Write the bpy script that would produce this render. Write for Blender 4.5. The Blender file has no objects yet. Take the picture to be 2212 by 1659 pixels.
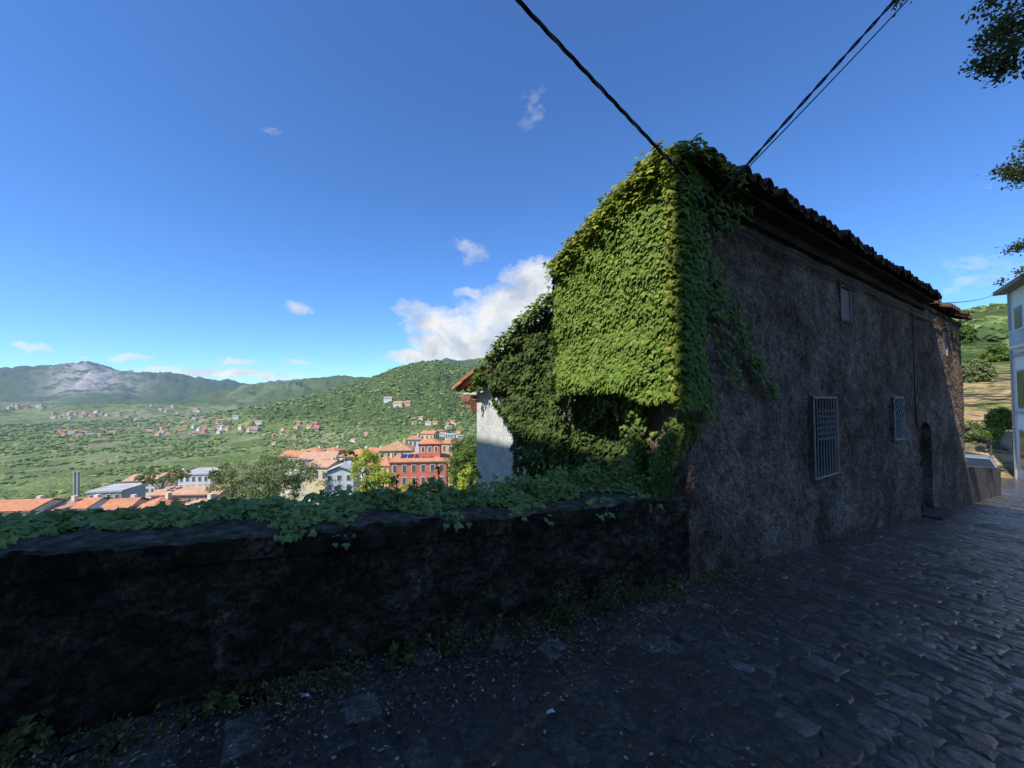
import bpy, bmesh, math, random
import numpy as np
from mathutils import Vector, noise
random.seed(7); rng=np.random.default_rng(7)
C=bpy.context.scene.collection
PITCH=math.radians(1.9); FX=833.0
DS=(0.8358,0.5490)
def W(s,m,z): return (DS[0]*s-DS[1]*m, DS[1]*s+DS[0]*m, z)
def SM(x,y): return (DS[0]*x+DS[1]*y, -DS[1]*x+DS[0]*y)
def ray(px,py):
    a=(px-1106)/FX; b=(829.5-py)/FX
    return (a, math.cos(PITCH)-b*math.sin(PITCH), math.sin(PITCH)+b*math.cos(PITCH))
def P(px,py,Y):
    d=ray(px,py); k=Y/d[1]; return Vector((d[0]*k,Y,d[2]*k))
def proj(x,y,z):
    dep=y*math.cos(PITCH)+z*math.sin(PITCH); up=-y*math.sin(PITCH)+z*math.cos(PITCH)
    return 1106+FX*x/dep, 829.5-FX*up/dep
def interp(x,pts):
    if x<=pts[0][0]: return pts[0][1]
    for (a,b),(c,d) in zip(pts,pts[1:]):
        if x<=c: return b+(d-b)*(x-a)/(c-a)
    return pts[-1][1]
def sst(x,a,b):
    t=min(1,max(0,(x-a)/(b-a))); return t*t*(3-2*t)
RZ=[(-60,1.5),(-20,-.5),(-.9,-1.45),(3.36,-1.66),(11.67,-2.5),(16.5,-3.0),(23.2,-3.65),(30,-4.4),(40,-4.8),(60,-4.9)]
def road(s): return (interp(s-.6,RZ)+interp(s,RZ)+interp(s+.6,RZ))/3
def fr(x,y,z,o=4): return noise.fractal(Vector((x,y,z)),.9,2.1,o)
# ---------------------------------------------------------------- terrain
FP=[(0,-3),(6,-5),(12,-8),(20,-12),(60,-22),(100,-29),(140,-36),(200,-47),(400,-80),(900,-142),(2000,-175),(4000,-205),(9000,-260),(30000,-300)]
RP=[(0,-4.8),(36,-4.8),(45,-2.4),(60,1),(90,6),(150,14),(300,36),(520,75),(720,102),(1200,90),(3000,60)]
L=[ (14000,.45,[(-1600,830),(-300,835),(-100,815),(0,803),(60,800),(110,795),(150,789),(195,784),(240,799),(280,806),(310,812),(350,809),(420,821),(480,823),(520,829),(600,843),(700,850),(900,852),(1500,850)]),
    (6500,.35,[(-1600,885),(0,885),(300,878),(400,868),(450,852),(520,836),(600,824),(680,818),(740,813),(800,817),(850,828),(1100,840),(1500,830)]),
    (2600,.62,[(-1600,960),(0,955),(300,935),(450,905),(560,880),(640,862),(700,848),(760,832),(800,819),(850,799),(900,787),(945,783),(985,795),(1040,799),(1100,794),(1400,785)]),
    (5200,.3,[(-1600,900),(850,860),(900,800),(930,786),(965,775),(1000,779),(1060,772),(1200,735),(1500,720)])]
def H(x,y):
    r=math.hypot(x,y)+1e-6; az=math.degrees(math.atan2(x,y)); s,m=SM(x,y)
    z=interp(r,FP)
    if abs(az)<100 and r>300:
        ac=max(-60,min(60,az)); u=math.tan(math.radians(ac)); Y=r*math.cos(math.radians(ac)); px=1106+FX*u
        best=z
        for i,(D,w,pl) in enumerate(L):
            e=(857-interp(px,pl))/FX; t=math.log(Y/D)
            nz=.55*fr(x/(D*.12),y/(D*.12),i*3.1,5)+.35-1.5*abs(fr(x/(D*.085),y/(D*.085),i*3.1+7,5))
            if i in (2,3): nz*=.6
            zc=e*D; k=math.exp(-(t/w)**2)
            b=z+(zc-z)*k+nz*D*.022*min(1,k*2)*(1-.72*math.exp(-(t/.10)**2))
            best=max(best,b)
        z=best
        z+=fr(x/180,y/180,5,3)*4*sst(r,300,900)
    w=sst(az,38,48)
    if w>0: z=z*(1-w)+(interp(r,RP)+fr(x/25,y/25,1,4)*sst(r,40,120)*2)*w
    wb=sst(-m,3.5,9)
    if wb>0: z=z*(1-wb)+(interp(s,RZ)+min(60,.3*(-m-3)))*wb
    if -60<s<36:
        mlim=2.45 if s<16.6 else 7
        q=1-sst(m,mlim,mlim+1.2 if s<16.6 else mlim+3)
        if m<-3.6: q=0 if m<-9 else sst(m,-9,-3.6)
        q*=1-sst(s,33,36); 
        z=z*(1-q)+(road(s)-.2)*q
    return z
def hit(px,py,Y0=60):
    Y=Y0
    d=ray(px,py)
    while Y<20000:
        x=d[0]*Y/d[1]; z=d[2]*Y/d[1]
        if z<=H(x,Y): return Vector((x,Y,H(x,Y)))
        Y*=1.012
    return None
# ---------------------------------------------------------------- object helpers
ORG={}
def tag(o,label=None,cat=None,group=None,kind=None):
    if label: o['label']=label
    if cat: o['category']=cat
    if group: o['group']=group
    if kind: o['kind']=kind
    return o
def thing(name,loc,label,cat,group=None):
    o=bpy.data.objects.new(name,None); C.objects.link(o); o.location=loc; o.empty_display_size=.2
    ORG[o.name]=Vector(loc); return tag(o,label,cat,group)
def mk(name,vs,fs,mats,parent=None,smooth=False,midx=None):
    if not isinstance(mats,(list,tuple)): mats=[mats]
    org=ORG[parent.name] if parent else Vector((0,0,0))
    a=np.array(vs,dtype=float).reshape(-1,3)-np.array(org)
    me=bpy.data.meshes.new(name); me.from_pydata(a.tolist(),[],fs)
    for m in mats: me.materials.append(m)
    if smooth: me.polygons.foreach_set('use_smooth',[True]*len(me.polygons))
    if midx is not None: me.polygons.foreach_set('material_index',midx)
    me.update()
    o=bpy.data.objects.new(name,me); C.objects.link(o)
    if parent: o.parent=parent
    ORG[o.name]=org
    return o
class G:
    def __init__(s): s.v=[]; s.f=[]
    def poly(s,pts):
        n=len(s.v); s.v+= [tuple(p) for p in pts]; s.f.append(tuple(range(n,n+len(pts))))
    def hexa(s,p):
        n=len(s.v); s.v+=[tuple(q) for q in p]
        for f in ((3,2,1,0),(4,5,6,7),(0,1,5,4),(1,2,6,5),(2,3,7,6),(3,0,4,7)): s.f.append(tuple(n+i for i in f))
    def sm(s,s0,s1,m0,m1,z0,z1):
        s.hexa([W(s0,m0,z0),W(s1,m0,z0),W(s1,m1,z0),W(s0,m1,z0),W(s0,m0,z1),W(s1,m0,z1),W(s1,m1,z1),W(s0,m1,z1)])
    def obox(s,c,ax,ay,hx,hy,z0,z1):
        c=Vector(c); ax=Vector((*ax,0)); ay=Vector((*ay,0)); q=[]
        for z in (z0,z1):
            for i,j in ((-1,-1),(1,-1),(1,1),(-1,1)):
                v=c+ax*hx*i+ay*hy*j; q.append((v.x,v.y,z))
        s.hexa(q)
    def tube(s,pts,r,n=6,cap=True):
        pts=[Vector(p) for p in pts]; rs=r if isinstance(r,(list,tuple)) else [r]*len(pts); b=len(s.v)
        for i,p in enumerate(pts):
            t=(pts[min(i+1,len(pts)-1)]-pts[max(i-1,0)]).normalized()
            a=t.cross(Vector((0,0,1)));
            if a.length<.05: a=t.cross(Vector((1,0,0)))
            a.normalize(); c=t.cross(a)
            for k in range(n):
                g=2*math.pi*k/n; s.v.append(tuple(p+a*rs[i]*math.cos(g)+c*rs[i]*math.sin(g)))
        for i in range(len(pts)-1):
            for k in range(n): s.f.append((b+i*n+k,b+i*n+(k+1)%n,b+(i+1)*n+(k+1)%n,b+(i+1)*n+k))
        if cap:
            s.f.append(tuple(b+k for k in range(n))[::-1]); s.f.append(tuple(b+(len(pts)-1)*n+k for k in range(n)))
    def build(s,name,mat,parent=None,smooth=False): return mk(name,s.v,s.f,mat,parent,smooth)
IVY=(np.array([(0,0,0),(-.38,-.07,-.08),(-.52,.33,-.14),(-.26,.45,-.05),(0,1,-.14),(.26,.45,-.05),(.52,.33,-.14),(.38,-.07,-.08),(0,.45,.04)]),[(0,8,3,2,1),(8,4,3),(0,7,6,5,8),(8,5,4)])
RH=(np.array([(0,0,0),(-.27,.45,-.08),(0,1,0),(.27,.45,-.08)]),[(0,2,1),(0,3,2)])
def leaves(name,pts,nr,tips,sz,mat,parent=None,T=IVY):
    p=np.array(pts); n=np.array(nr,dtype=float); t=np.array(tips,dtype=float); sz=np.array(sz)
    n/=np.linalg.norm(n,axis=1)[:,None]+1e-9
    t-=n*(n*t).sum(1)[:,None]; t/=np.linalg.norm(t,axis=1)[:,None]+1e-9
    b=np.cross(t,n); K=T[0]
    V=p[:,None,:]+sz[:,None,None]*(K[None,:,0:1]*b[:,None,:]+K[None,:,1:2]*t[:,None,:]+K[None,:,2:3]*n[:,None,:])
    V=V.reshape(-1,3); k=len(K); F=[]
    for i in range(len(p)):
        o=i*k
        for f in T[1]: F.append(tuple(o+j for j in f))
    return mk(name,V.tolist(),F,mat,parent)
# ---------------------------------------------------------------- materials
def nm(name,rough=.85,spec=.3):
    m=bpy.data.materials.new(name); m.use_nodes=True; nt=m.node_tree; b=nt.nodes['Principled BSDF']
    b.inputs['Roughness'].default_value=rough; b.inputs['Specular IOR Level'].default_value=spec
    return m,nt,b
def nd(nt,t,ins=None,**kw):
    n=nt.nodes.new(t)
    for k,v in kw.items(): setattr(n,k,v)
    for k,v in (ins or {}).items():
        if isinstance(v,bpy.types.NodeSocket): nt.links.new(v,n.inputs[k])
        else: n.inputs[k].default_value=v
    return n
def pos(nt): return nd(nt,'ShaderNodeNewGeometry').outputs['Position']
def c4(c): return (c[0],c[1],c[2],1)
def ramp(nt,fac,stops):
    r=nd(nt,'ShaderNodeValToRGB',{0:fac}); e=r.color_ramp.elements
    while len(e)<len(stops): e.new(.5)
    for i,(p,c) in enumerate(stops): e[i].position=p; e[i].color=c4(c) if len(c)==3 else c
    return r.outputs[0]
def nz(nt,scale,detail=5,vec=None,rough=.6,dist=0):
    return nd(nt,'ShaderNodeTexNoise',{'Vector':vec or pos(nt),'Scale':scale,'Detail':detail,'Roughness':rough,'Distortion':dist}).outputs['Fac']
def mix(nt,f,a,b,bt='MIX'):
    n=nt.nodes.new('ShaderNodeMix'); n.data_type='RGBA'; n.blend_type=bt
    for k,v in ((0,f),(6,a),(7,b)):
        if isinstance(v,bpy.types.NodeSocket): nt.links.new(v,n.inputs[k])
        else: n.inputs[k].default_value=v if k==0 else c4(v)
    return n.outputs[2]
def mth(nt,op,a,b=0.0,c=None,clamp=False):
    n=nt.nodes.new('ShaderNodeMath'); n.operation=op; n.use_clamp=clamp
    for k,v in ((0,a),(1,b),(2,c)):
        if v is None: continue
        if isinstance(v,bpy.types.NodeSocket): nt.links.new(v,n.inputs[k])
        else: n.inputs[k].default_value=v
    return n.outputs[0]
def bump(nt,b,h,st,dist): 
    n=nd(nt,'ShaderNodeBump',{'Height':h,'Strength':st,'Distance':dist}); nt.links.new(n.outputs[0],b.inputs['Normal']); return n
def haze_paint(nt,b,Ls=14000,col=(.25,.40,.66),mx=.86):  # aerial haze painted in: bluish emission mixed over the surface by distance
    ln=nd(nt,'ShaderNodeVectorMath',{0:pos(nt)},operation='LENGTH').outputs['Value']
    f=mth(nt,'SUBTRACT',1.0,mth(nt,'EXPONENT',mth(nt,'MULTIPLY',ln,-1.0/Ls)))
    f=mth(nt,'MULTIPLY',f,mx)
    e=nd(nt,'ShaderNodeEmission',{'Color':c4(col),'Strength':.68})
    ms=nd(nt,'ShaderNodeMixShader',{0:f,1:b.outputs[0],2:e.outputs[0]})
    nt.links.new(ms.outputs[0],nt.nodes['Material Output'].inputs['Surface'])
def simple(name,col,rough=.8,var=.25,scale=3,bs=0,bd=.01,hz=False,spec=.3,metal=0):
    m,nt,b=nm(name,rough,spec); b.inputs['Metallic'].default_value=metal
    f=nz(nt,scale); d=tuple(c*(1-var) for c in col); l=tuple(min(1,c*(1+var)) for c in col)
    nt.links.new(ramp(nt,f,[(.3,d),(.7,l)]),b.inputs['Base Color'])
    if bs: bump(nt,b,nz(nt,scale*6),bs,bd)
    if hz: haze_paint(nt,b)
    return m
def leafmat(name,stops,rough=.5,trans=.35,hz=False,patch=None):
    m,nt,b=nm(name,rough,.3)
    ri=nd(nt,'ShaderNodeNewGeometry').outputs['Random Per Island']
    f=ri
    if patch: f=mth(nt,'ADD',mth(nt,'MULTIPLY',ri,.6),mth(nt,'MULTIPLY',nz(nt,patch,3),.5))
    col=ramp(nt,f,stops); nt.links.new(col,b.inputs['Base Color'])
    if trans:
        t=nd(nt,'ShaderNodeBsdfTranslucent',{'Color':mix(nt,.5,col,(.35,.42,.05))})
        ms=nd(nt,'ShaderNodeMixShader',{0:trans,1:b.outputs[0],2:t.outputs[0]})
        nt.links.new(ms.outputs[0],nt.nodes['Material Output'].inputs['Surface'])
    elif hz: haze_paint(nt,b)
    return m
ivy_m=leafmat('ivy_leaf',[(.1,(.10,.18,.022)),(.45,(.155,.25,.034)),(.75,(.22,.32,.05)),(.95,(.36,.42,.07))],patch=2.5,trans=.15,rough=.6)
ivy_lit=leafmat('ivy_sunlit_leaf',[(.1,(.19,.27,.03)),(.5,(.36,.43,.055)),(.95,(.55,.56,.10))],rough=.6)  # sun on the ivy rim painted into a lighter yellow-green leaf colour
ivy_shade=leafmat('ivy_shaded_leaf',[(.1,(.035,.065,.013)),(.5,(.065,.115,.025)),(.95,(.15,.19,.04))],patch=2,trans=.15,rough=.6)  # shade on the lower ivy painted into a darker leaf colour
par_l=leafmat('ground_ivy_leaf',[(.05,(.13,.21,.055)),(.5,(.24,.34,.09)),(.9,(.40,.50,.14))],patch=3,rough=.5,trans=.15)
weed_m=leafmat('weed_leaf',[(.1,(.07,.09,.02)),(.6,(.14,.17,.04)),(.95,(.30,.24,.09))],trans=.2)
oak_m=leafmat('street_tree_leaf',[(.1,(.025,.035,.010)),(.6,(.06,.075,.02)),(.95,(.15,.13,.04))],trans=.25)
litter_m=leafmat('fallen_leaf',[(.1,(.10,.065,.035)),(.6,(.26,.17,.09)),(.95,(.55,.42,.28))],trans=0)
tl=[leafmat('tree_leaf_a',[(.1,(.08,.13,.02)),(.6,(.18,.26,.05)),(.95,(.30,.36,.09))],patch=.6),
    leafmat('tree_leaf_olive',[(.1,(.12,.16,.055)),(.6,(.25,.30,.12)),(.95,(.38,.42,.19))],patch=.6),
    leafmat('tree_leaf_yellow',[(.1,(.28,.34,.03)),(.6,(.50,.56,.05)),(.95,(.68,.68,.11))],patch=.6),
    leafmat('tree_leaf_dark',[(.1,(.03,.06,.015)),(.6,(.07,.12,.03)),(.95,(.12,.18,.05))],patch=.6)]
wood_m=simple('bark',(.10,.075,.05),.9,.4,8,.5,.02)
stem_m=simple('ivy_stem',(.12,.09,.05),.9,.4,20)
def stucco(name,cols,sc=1.3,pit=True):
    m,nt,b=nm(name,.95,.10)
    base=ramp(nt,nz(nt,sc,9,rough=.78,dist=.6),[(.34,cols[0]),(.5,cols[1]),(.64,cols[2])])
    fine=ramp(nt,nz(nt,26,8,rough=.8),[(.38,(.38,.37,.36)),(.5,(.92,.92,.92)),(.62,(1.4,1.38,1.35))])
    col=mix(nt,.85 if pit else .12,base,fine,'MULTIPLY')
    mid=ramp(nt,nz(nt,6,6,dist=.8),[(.40,(.62,.61,.60)),(.6,(1.15,1.15,1.15))])
    col=mix(nt,.8 if pit else .4,col,mid,'MULTIPLY')
    # dark pits at the cell edges, plus broad stains
    if pit:
        vz=nd(nt,'ShaderNodeTexVoronoi',{'Vector':pos(nt),'Scale':20,'Randomness':1},feature='F1').outputs['Distance']
        col=mix(nt,.3,col,ramp(nt,vz,[(.18,(1.2,1.2,1.18)),(.5,(.45,.44,.43))]),'MULTIPLY')
        big=ramp(nt,nz(nt,.55,5,dist=1.0),[(.42,(.62,.60,.57)),(.56,(1.1,1.1,1.1))])
        col=mix(nt,.85,col,big,'MULTIPLY')
    nt.links.new(col,b.inputs['Base Color'])
    v=nd(nt,'ShaderNodeTexVoronoi',{'Vector':pos(nt),'Scale':20},feature='F1').outputs['Distance']
    h=mth(nt,'SUBTRACT',nz(nt,45,6),mth(nt,'MULTIPLY',v,.6))
    bump(nt,b,h,1.0 if pit else .35,.025)
    return m
st_m=stucco('roughcast_render',[(.20,.142,.098),(.36,.268,.195),(.52,.41,.315)])
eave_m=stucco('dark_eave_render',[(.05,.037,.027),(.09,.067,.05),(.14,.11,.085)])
white_w=stucco('weathered_white_plaster',[(.58,.57,.54),(.72,.71,.68),(.80,.79,.76)],sc=1.0,pit=False)
pm,nt,b=nm('damp_black_concrete',.9,.2)
f=ramp(nt,nz(nt,3.4,10,rough=.8,dist=.4),[(.40,(.025,.018,.011)),(.50,(.06,.043,.028)),(.58,(.14,.105,.07)),(.68,(.38,.30,.22))])
f=mix(nt,.95,f,ramp(nt,nz(nt,40,8,rough=.8),[(.40,(.2,.2,.2)),(.60,(1.8,1.8,1.7))]),'MULTIPLY')
f=mix(nt,ramp(nt,nz(nt,4.3,6),[(.5,(0,0,0)),(.62,(.6,.6,.6))]),f,(.05,.055,.018))
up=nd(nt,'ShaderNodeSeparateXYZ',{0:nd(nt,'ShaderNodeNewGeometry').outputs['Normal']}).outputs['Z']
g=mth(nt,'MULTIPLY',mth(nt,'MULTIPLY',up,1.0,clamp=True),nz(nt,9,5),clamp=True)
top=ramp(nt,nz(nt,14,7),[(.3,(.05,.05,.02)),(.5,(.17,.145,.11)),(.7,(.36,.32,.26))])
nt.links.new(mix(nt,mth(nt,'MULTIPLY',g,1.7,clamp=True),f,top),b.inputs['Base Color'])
bump(nt,b,mth(nt,'ADD',nz(nt,36,8,rough=.8),nz(nt,12,4)),1,.035)
rm,nt,b=nm('worn_basalt_paving',.4,.6)
ri=nd(nt,'ShaderNodeNewGeometry').outputs['Random Per Island']
c=ramp(nt,ri,[(.0,(.085,.076,.064)),(.6,(.115,.104,.09)),(.9,(.15,.137,.12)),(1,(.34,.31,.275))])
c=mix(nt,.95,c,ramp(nt,nz(nt,24,9,rough=.85,dist=.3),[(.38,(.15,.15,.15)),(.52,(.85,.85,.85)),(.64,(2.3,2.25,2.2))]),'MULTIPLY')
c=mix(nt,ramp(nt,nz(nt,2.2,7,rough=.7),[(.48,(0,0,0)),(.62,(.7,.7,.7))]),c,(.062,.052,.036))
nt.links.new(c,b.inputs['Base Color'])
nt.links.new(ramp(nt,nz(nt,5,6,rough=.7),[(.35,(.14,)*3),(.65,(.42,)*3)]),b.inputs['Roughness'])
bump(nt,b,mth(nt,'ADD',nz(nt,26,9,rough=.8,dist=.4),mth(nt,'MULTIPLY',nz(nt,10,3),.7)),1,.03)
b.inputs['Coat Weight'].default_value=.5; b.inputs['Coat Roughness'].default_value=.2
cb=nd(nt,'ShaderNodeBump',{'Height':nz(nt,18,6),'Strength':.6,'Distance':.02}); nt.links.new(cb.outputs[0],b.inputs['Coat Normal'])
joint=simple('joint_dirt',(.075,.063,.046),.55,.5,16,.8,.015)
def tilemat(name,a,bc,hz=False):
    m,nt,b=nm(name,.85,.2)
    ri=nd(nt,'ShaderNodeNewGeometry').outputs['Random Per Island']
    col=mix(nt,.5,ramp(nt,ri,[(0,a),(1,bc)]),ramp(nt,nz(nt,2.2,8),[(.35,a),(.65,bc)]))
    if hz:
        w=nd(nt,'ShaderNodeTexWave',{'Vector':pos(nt),'Scale':1.1,'Distortion':1.5,'Detail':2}).outputs['Fac']
        col=mix(nt,.4,col,ramp(nt,w,[(.2,(.4,.4,.4)),(.6,(1.1,1.1,1.1))]),'MULTIPLY')
        col=mix(nt,.5,col,ramp(nt,nz(nt,.9,6,rough=.7),[(.35,(.6,.58,.55)),(.65,(1.25,1.25,1.25))]),'MULTIPLY'); haze_paint(nt,b)
    nt.links.new(col,b.inputs['Base Color']); bump(nt,b,nz(nt,20,5),.5,.02)
    return m
tile_old=tilemat('old_clay_tile',(.06,.040,.028),(.19,.11,.07))
tile_or=tilemat('orange_clay_tile',(.36,.12,.06),(.60,.27,.15))
rt=[tilemat('terracotta_roof',(.60,.22,.10),(.80,.38,.20),True),tilemat('faded_roof',(.60,.32,.19),(.80,.50,.33),True),tilemat('brown_roof',(.50,.27,.13),(.66,.40,.20),True)]
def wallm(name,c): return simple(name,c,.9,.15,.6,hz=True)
wm={'red':wallm('red_render',(.68,.20,.12)),'yellow':wallm('yellow_render',(.72,.60,.33)),'cream':wallm('cream_render',(.74,.66,.52)),
    'white':wallm('white_render',(.76,.74,.70)),'pink':wallm('pink_render',(.60,.37,.29)),'blue':wallm('pale_blue_render',(.62,.66,.70)),
    'grey':wallm('grey_render',(.46,.45,.43)),'orange':wallm('orange_render',(.68,.38,.20))}
glass=simple('dark_window_glass',(.03,.035,.04),.15,.1,1,spec=.6)
winf=simple('far_window_glass',(.13,.12,.11),.5,.2,.5,spec=.2)
whitep=simple('white_paint',(.74,.73,.70),.5,.08,6)
greyp=simple('grey_painted_shutter',(.42,.38,.34),.7,.15,8)
concrete=simple('pale_concrete',(.42,.41,.39),.9,.15,2,.3,.02)
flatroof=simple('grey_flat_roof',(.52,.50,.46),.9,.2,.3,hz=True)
iron=simple('white_painted_iron',(.44,.41,.37),.6,.25,20)
doorm=simple('dark_blue_door_paint',(.04,.055,.075),.6,.3,6)
cablem=simple('black_cable_sheath',(.018,.018,.018),.6,.2,20,spec=.3)
wirem=simple('grey_cable_sheath',(.16,.16,.16),.5,.2,20,spec=.4)
solar=simple('solar_glass',(.03,.05,.12),.3,.1,1,spec=.4)
brickm=simple('old_brick',(.34,.16,.10),.9,.3,9,.4,.02)
stonew=simple('rubble_stone',(.12,.10,.085),.95,.6,5,.9,.06)
# ---------------------------------------------------------------- terrain mesh
az=np.concatenate([np.arange(-180,-64,5),np.arange(-64,62,.2),np.arange(62,180,5)])
rr=np.concatenate([np.geomspace(1.2,150,70)[:-1],np.geomspace(150,26000,250)])
V=[];dry=[];rock=[]
for a in az:
    ca=math.sin(math.radians(a)); sa=math.cos(math.radians(a))
    for r in rr:
        x=ca*r;y=sa*r; V.append((x,y,H(x,y)))
        dry.append(sst(a,44,48)*(1-sst(r,62,80))*sst(r,30,36))
        px=1106+FX*math.tan(math.radians(max(-62,min(62,a))))
        rock.append((math.exp(-((px-195)/95)**2)*sst(r,10500,13500)*(1-sst(r,17500,19000)))+ .2*math.exp(-((px-560)/90)**2)*sst(r,5000,6200)*(1-sst(r,7000,8000)))
na,nr_=len(az),len(rr); F=[]
for i in range(na):
    j=(i+1)%na
    for k in range(nr_-1): F.append((i*nr_+k,i*nr_+k+1,j*nr_+k+1,j*nr_+k))
tm,nt,b=nm('valley_ground',.95,.1)
p=pos(nt)
n1=nz(nt,.012,8,rough=.7); n2=nz(nt,.10,7,rough=.75)
forest=ramp(nt,n2,[(.35,(.055,.095,.022)),(.52,(.12,.17,.043)),(.68,(.21,.26,.075))])
fld=nd(nt,'ShaderNodeTexVoronoi',{'Vector':p,'Scale':.011,'Randomness':1}).outputs['Color']
fs=nd(nt,'ShaderNodeSeparateColor',{0:fld}).outputs[0]
field=ramp(nt,fs,[(.1,(.22,.30,.08)),(.45,(.35,.40,.15)),(.75,(.50,.46,.25)),(.95,(.17,.25,.08))])
field=mix(nt,.5,field,ramp(nt,n2,[(.3,(.6,.6,.6)),(.7,(1.2,1.2,1.2))]),'MULTIPLY')
zz=nd(nt,'ShaderNodeSeparateXYZ',{0:p}).outputs['Z']
lowm=ramp(nt,mth(nt,'ADD',mth(nt,'MULTIPLY',mth(nt,'ADD',zz,60.0),-.006),mth(nt,'MULTIPLY',n1,.9)),[(.60,(0,0,0)),(.72,(1,1,1))])
col=mix(nt,mth(nt,'MULTIPLY',lowm,.75),forest,field)
at=nd(nt,'ShaderNodeAttribute',attribute_name='dry').outputs['Fac']
dcol=ramp(nt,nz(nt,.35,9,rough=.75),[(.36,(.12,.16,.04)),(.45,(.28,.24,.09)),(.54,(.48,.33,.16)),(.7,(.60,.44,.24))])
col=mix(nt,at,col,dcol)
ak=nd(nt,'ShaderNodeAttribute',attribute_name='rock').outputs['Fac']
rk=mth(nt,'MULTIPLY',ak,ramp(nt,nz(nt,.0016,10,rough=.8),[(.44,(0,0,0)),(.52,(1,1,1))]),clamp=True)
col=mix(nt,rk,col,(.80,.70,.60))
nt.links.new(col,b.inputs['Base Color'])
bump(nt,b,mth(nt,'ADD',nz(nt,.006,8,rough=.7),mth(nt,'MULTIPLY',nz(nt,.07,6),.08)),.9,70)
haze_paint(nt,b)
ter=mk('terrain',V,F,tm,smooth=True); tag(ter,kind='structure')
for nme,arr in (('dry',dry),('rock',rock)):
    a_=ter.data.attributes.new(nme,'FLOAT','POINT'); a_.data.foreach_set('value',arr)
# ---------------------------------------------------------------- road
V=[];F=[];MI=[]
def gz_(s,m): return fr(s*.6,m*.6,7,2)*.012+fr(s*3,m*3,2,3)*.003
def gp(s,m,z):
    ds=fr(s*1.2,m*1.2,3,2)*.05; dm=fr(s*1.2,m*1.2,9,2)*.05
    return W(s+ds,m+dm,z+road(s)+gz_(s,m))
s=-4.6
while s<26:
    sc_=1.0 if s<9 else 1.15
    w=random.uniform(.08,.15)*sc_; m=-4.1+random.uniform(0,.4); mend=(2.75 if s<3.3 else 2.1) if s<22.8 else 6.5
    if s<.9: w*=1.5
    while m<mend:
        l=random.uniform(.09,.24)*sc_
        if s<.9: l*=1.4
        g_=.0; h=random.gauss(0,.0014); ta=random.gauss(0,.018); tb=random.gauss(0,.016)
        s0,s1,m0,m1=s+g_,s+w-g_,m+g_,m+l-g_
        if random.random()<.06: m+=l; continue
        o=len(V)
        js=[random.uniform(-.02,.02) for _ in range(8)]
        base=[(s0,m0),((s0+s1)/2,m0),(s1,m0),(s1,(m0+m1)/2),(s1,m1),((s0+s1)/2,m1),(s0,m1),(s0,(m0+m1)/2)]
        cs,cm=(s0+s1)/2,(m0+m1)/2
        for rad,zo in ((1.02,-.0035),(.84,-.0005),(.5,.0012)):
            for q,(a,b_) in enumerate(base):
                corner=.95 if q%2==0 else 1
                aa=cs+(a-cs)*rad*corner+js[q]; bb=cm+(b_-cm)*rad*corner+js[(q+3)%8]
                V.append(gp(aa,bb,zo+ (h+ta*(aa-cs)+tb*(bb-cm)+random.gauss(0,.0013) if rad<1 else -.001)))
        for t in range(2):
            for q in range(8): F.append((o+t*8+q,o+t*8+(q+1)%8,o+(t+1)*8+(q+1)%8,o+(t+1)*8+q)); MI.append(0)
        F.append(tuple(o+16+q for q in range(8))); MI.append(0)
        m+=l
    s+=w
ss=list(np.arange(-30,-6,2))+list(np.arange(-6,34,.2))+list(np.arange(34,60,1.))
ms=np.linspace(-4.3,7.5,40)
o=len(V)
for a in ss:
    for m in ms:
        m_=m if (a>16.8 or m<2.3) else 2.3
        x,y,_=W(a,m_,0); V.append((x,y,road(a)+gz_(a,m_)-.0032+fr(a*4,m_*4,1,2)*.003))
for i in range(len(ss)-1):
    for j in range(len(ms)-1): 
        F.append((o+i*40+j,o+(i+1)*40+j,o+(i+1)*40+j+1,o+i*40+j+1)); MI.append(1 if ss[i]<25.5 else 0)
rd=mk('road',V,F,[rm,joint],midx=MI); tag(rd,kind='structure')
# ---------------------------------------------------------------- parapet
def pf(s): return 2.1+ (3.36-s)*.094
def hg(s): return .74+.055*(1-sst(s,-.9,1.6))
V=[];F=[]
ss=np.arange(-4.9,3.345,.025)
wd=.46
for a in ss:
    hgt=hg(a)
    prof=[(.03,k) for k in np.linspace(-.1,hgt-.13,28)]+[(.0,hgt-.12),(.0,hgt-.06)]
    NP=len(prof)
    prof+=[(.0,hgt-.012),(.016,hgt)]
    prof+=[(k,hgt) for k in np.linspace(.05,wd-.04,14)]
    prof+=[(wd,hgt-.03),(wd,hgt-.4),(wd,-2.5)]
    for i,(dm,k) in enumerate(prof):
        x,y,z=W(a,pf(a)+dm,road(a)+k)
        n=fr(x*1.8,y*1.8,z*1.8,5)*.016+fr(x*14,y*14,z*14,5)*.016
        if i<=NP: x,y,_=W(a,pf(a)+dm+n,0)
        else: z+=n*.7
        if i in (NP,NP+1): z+=n*.6
        V.append((x,y,z))
k=len(prof)
for i in range(len(ss)-1):
    for j in range(k-1): F.append((i*k+j,i*k+j+1,(i+1)*k+j+1,(i+1)*k+j))
par=thing('parapet_wall',W(0,2.5,road(0)),'low damp blackened parapet wall overgrown with ivy, running along the street to the old house','wall')
mk('masonry',V,F,pm,par)
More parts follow.
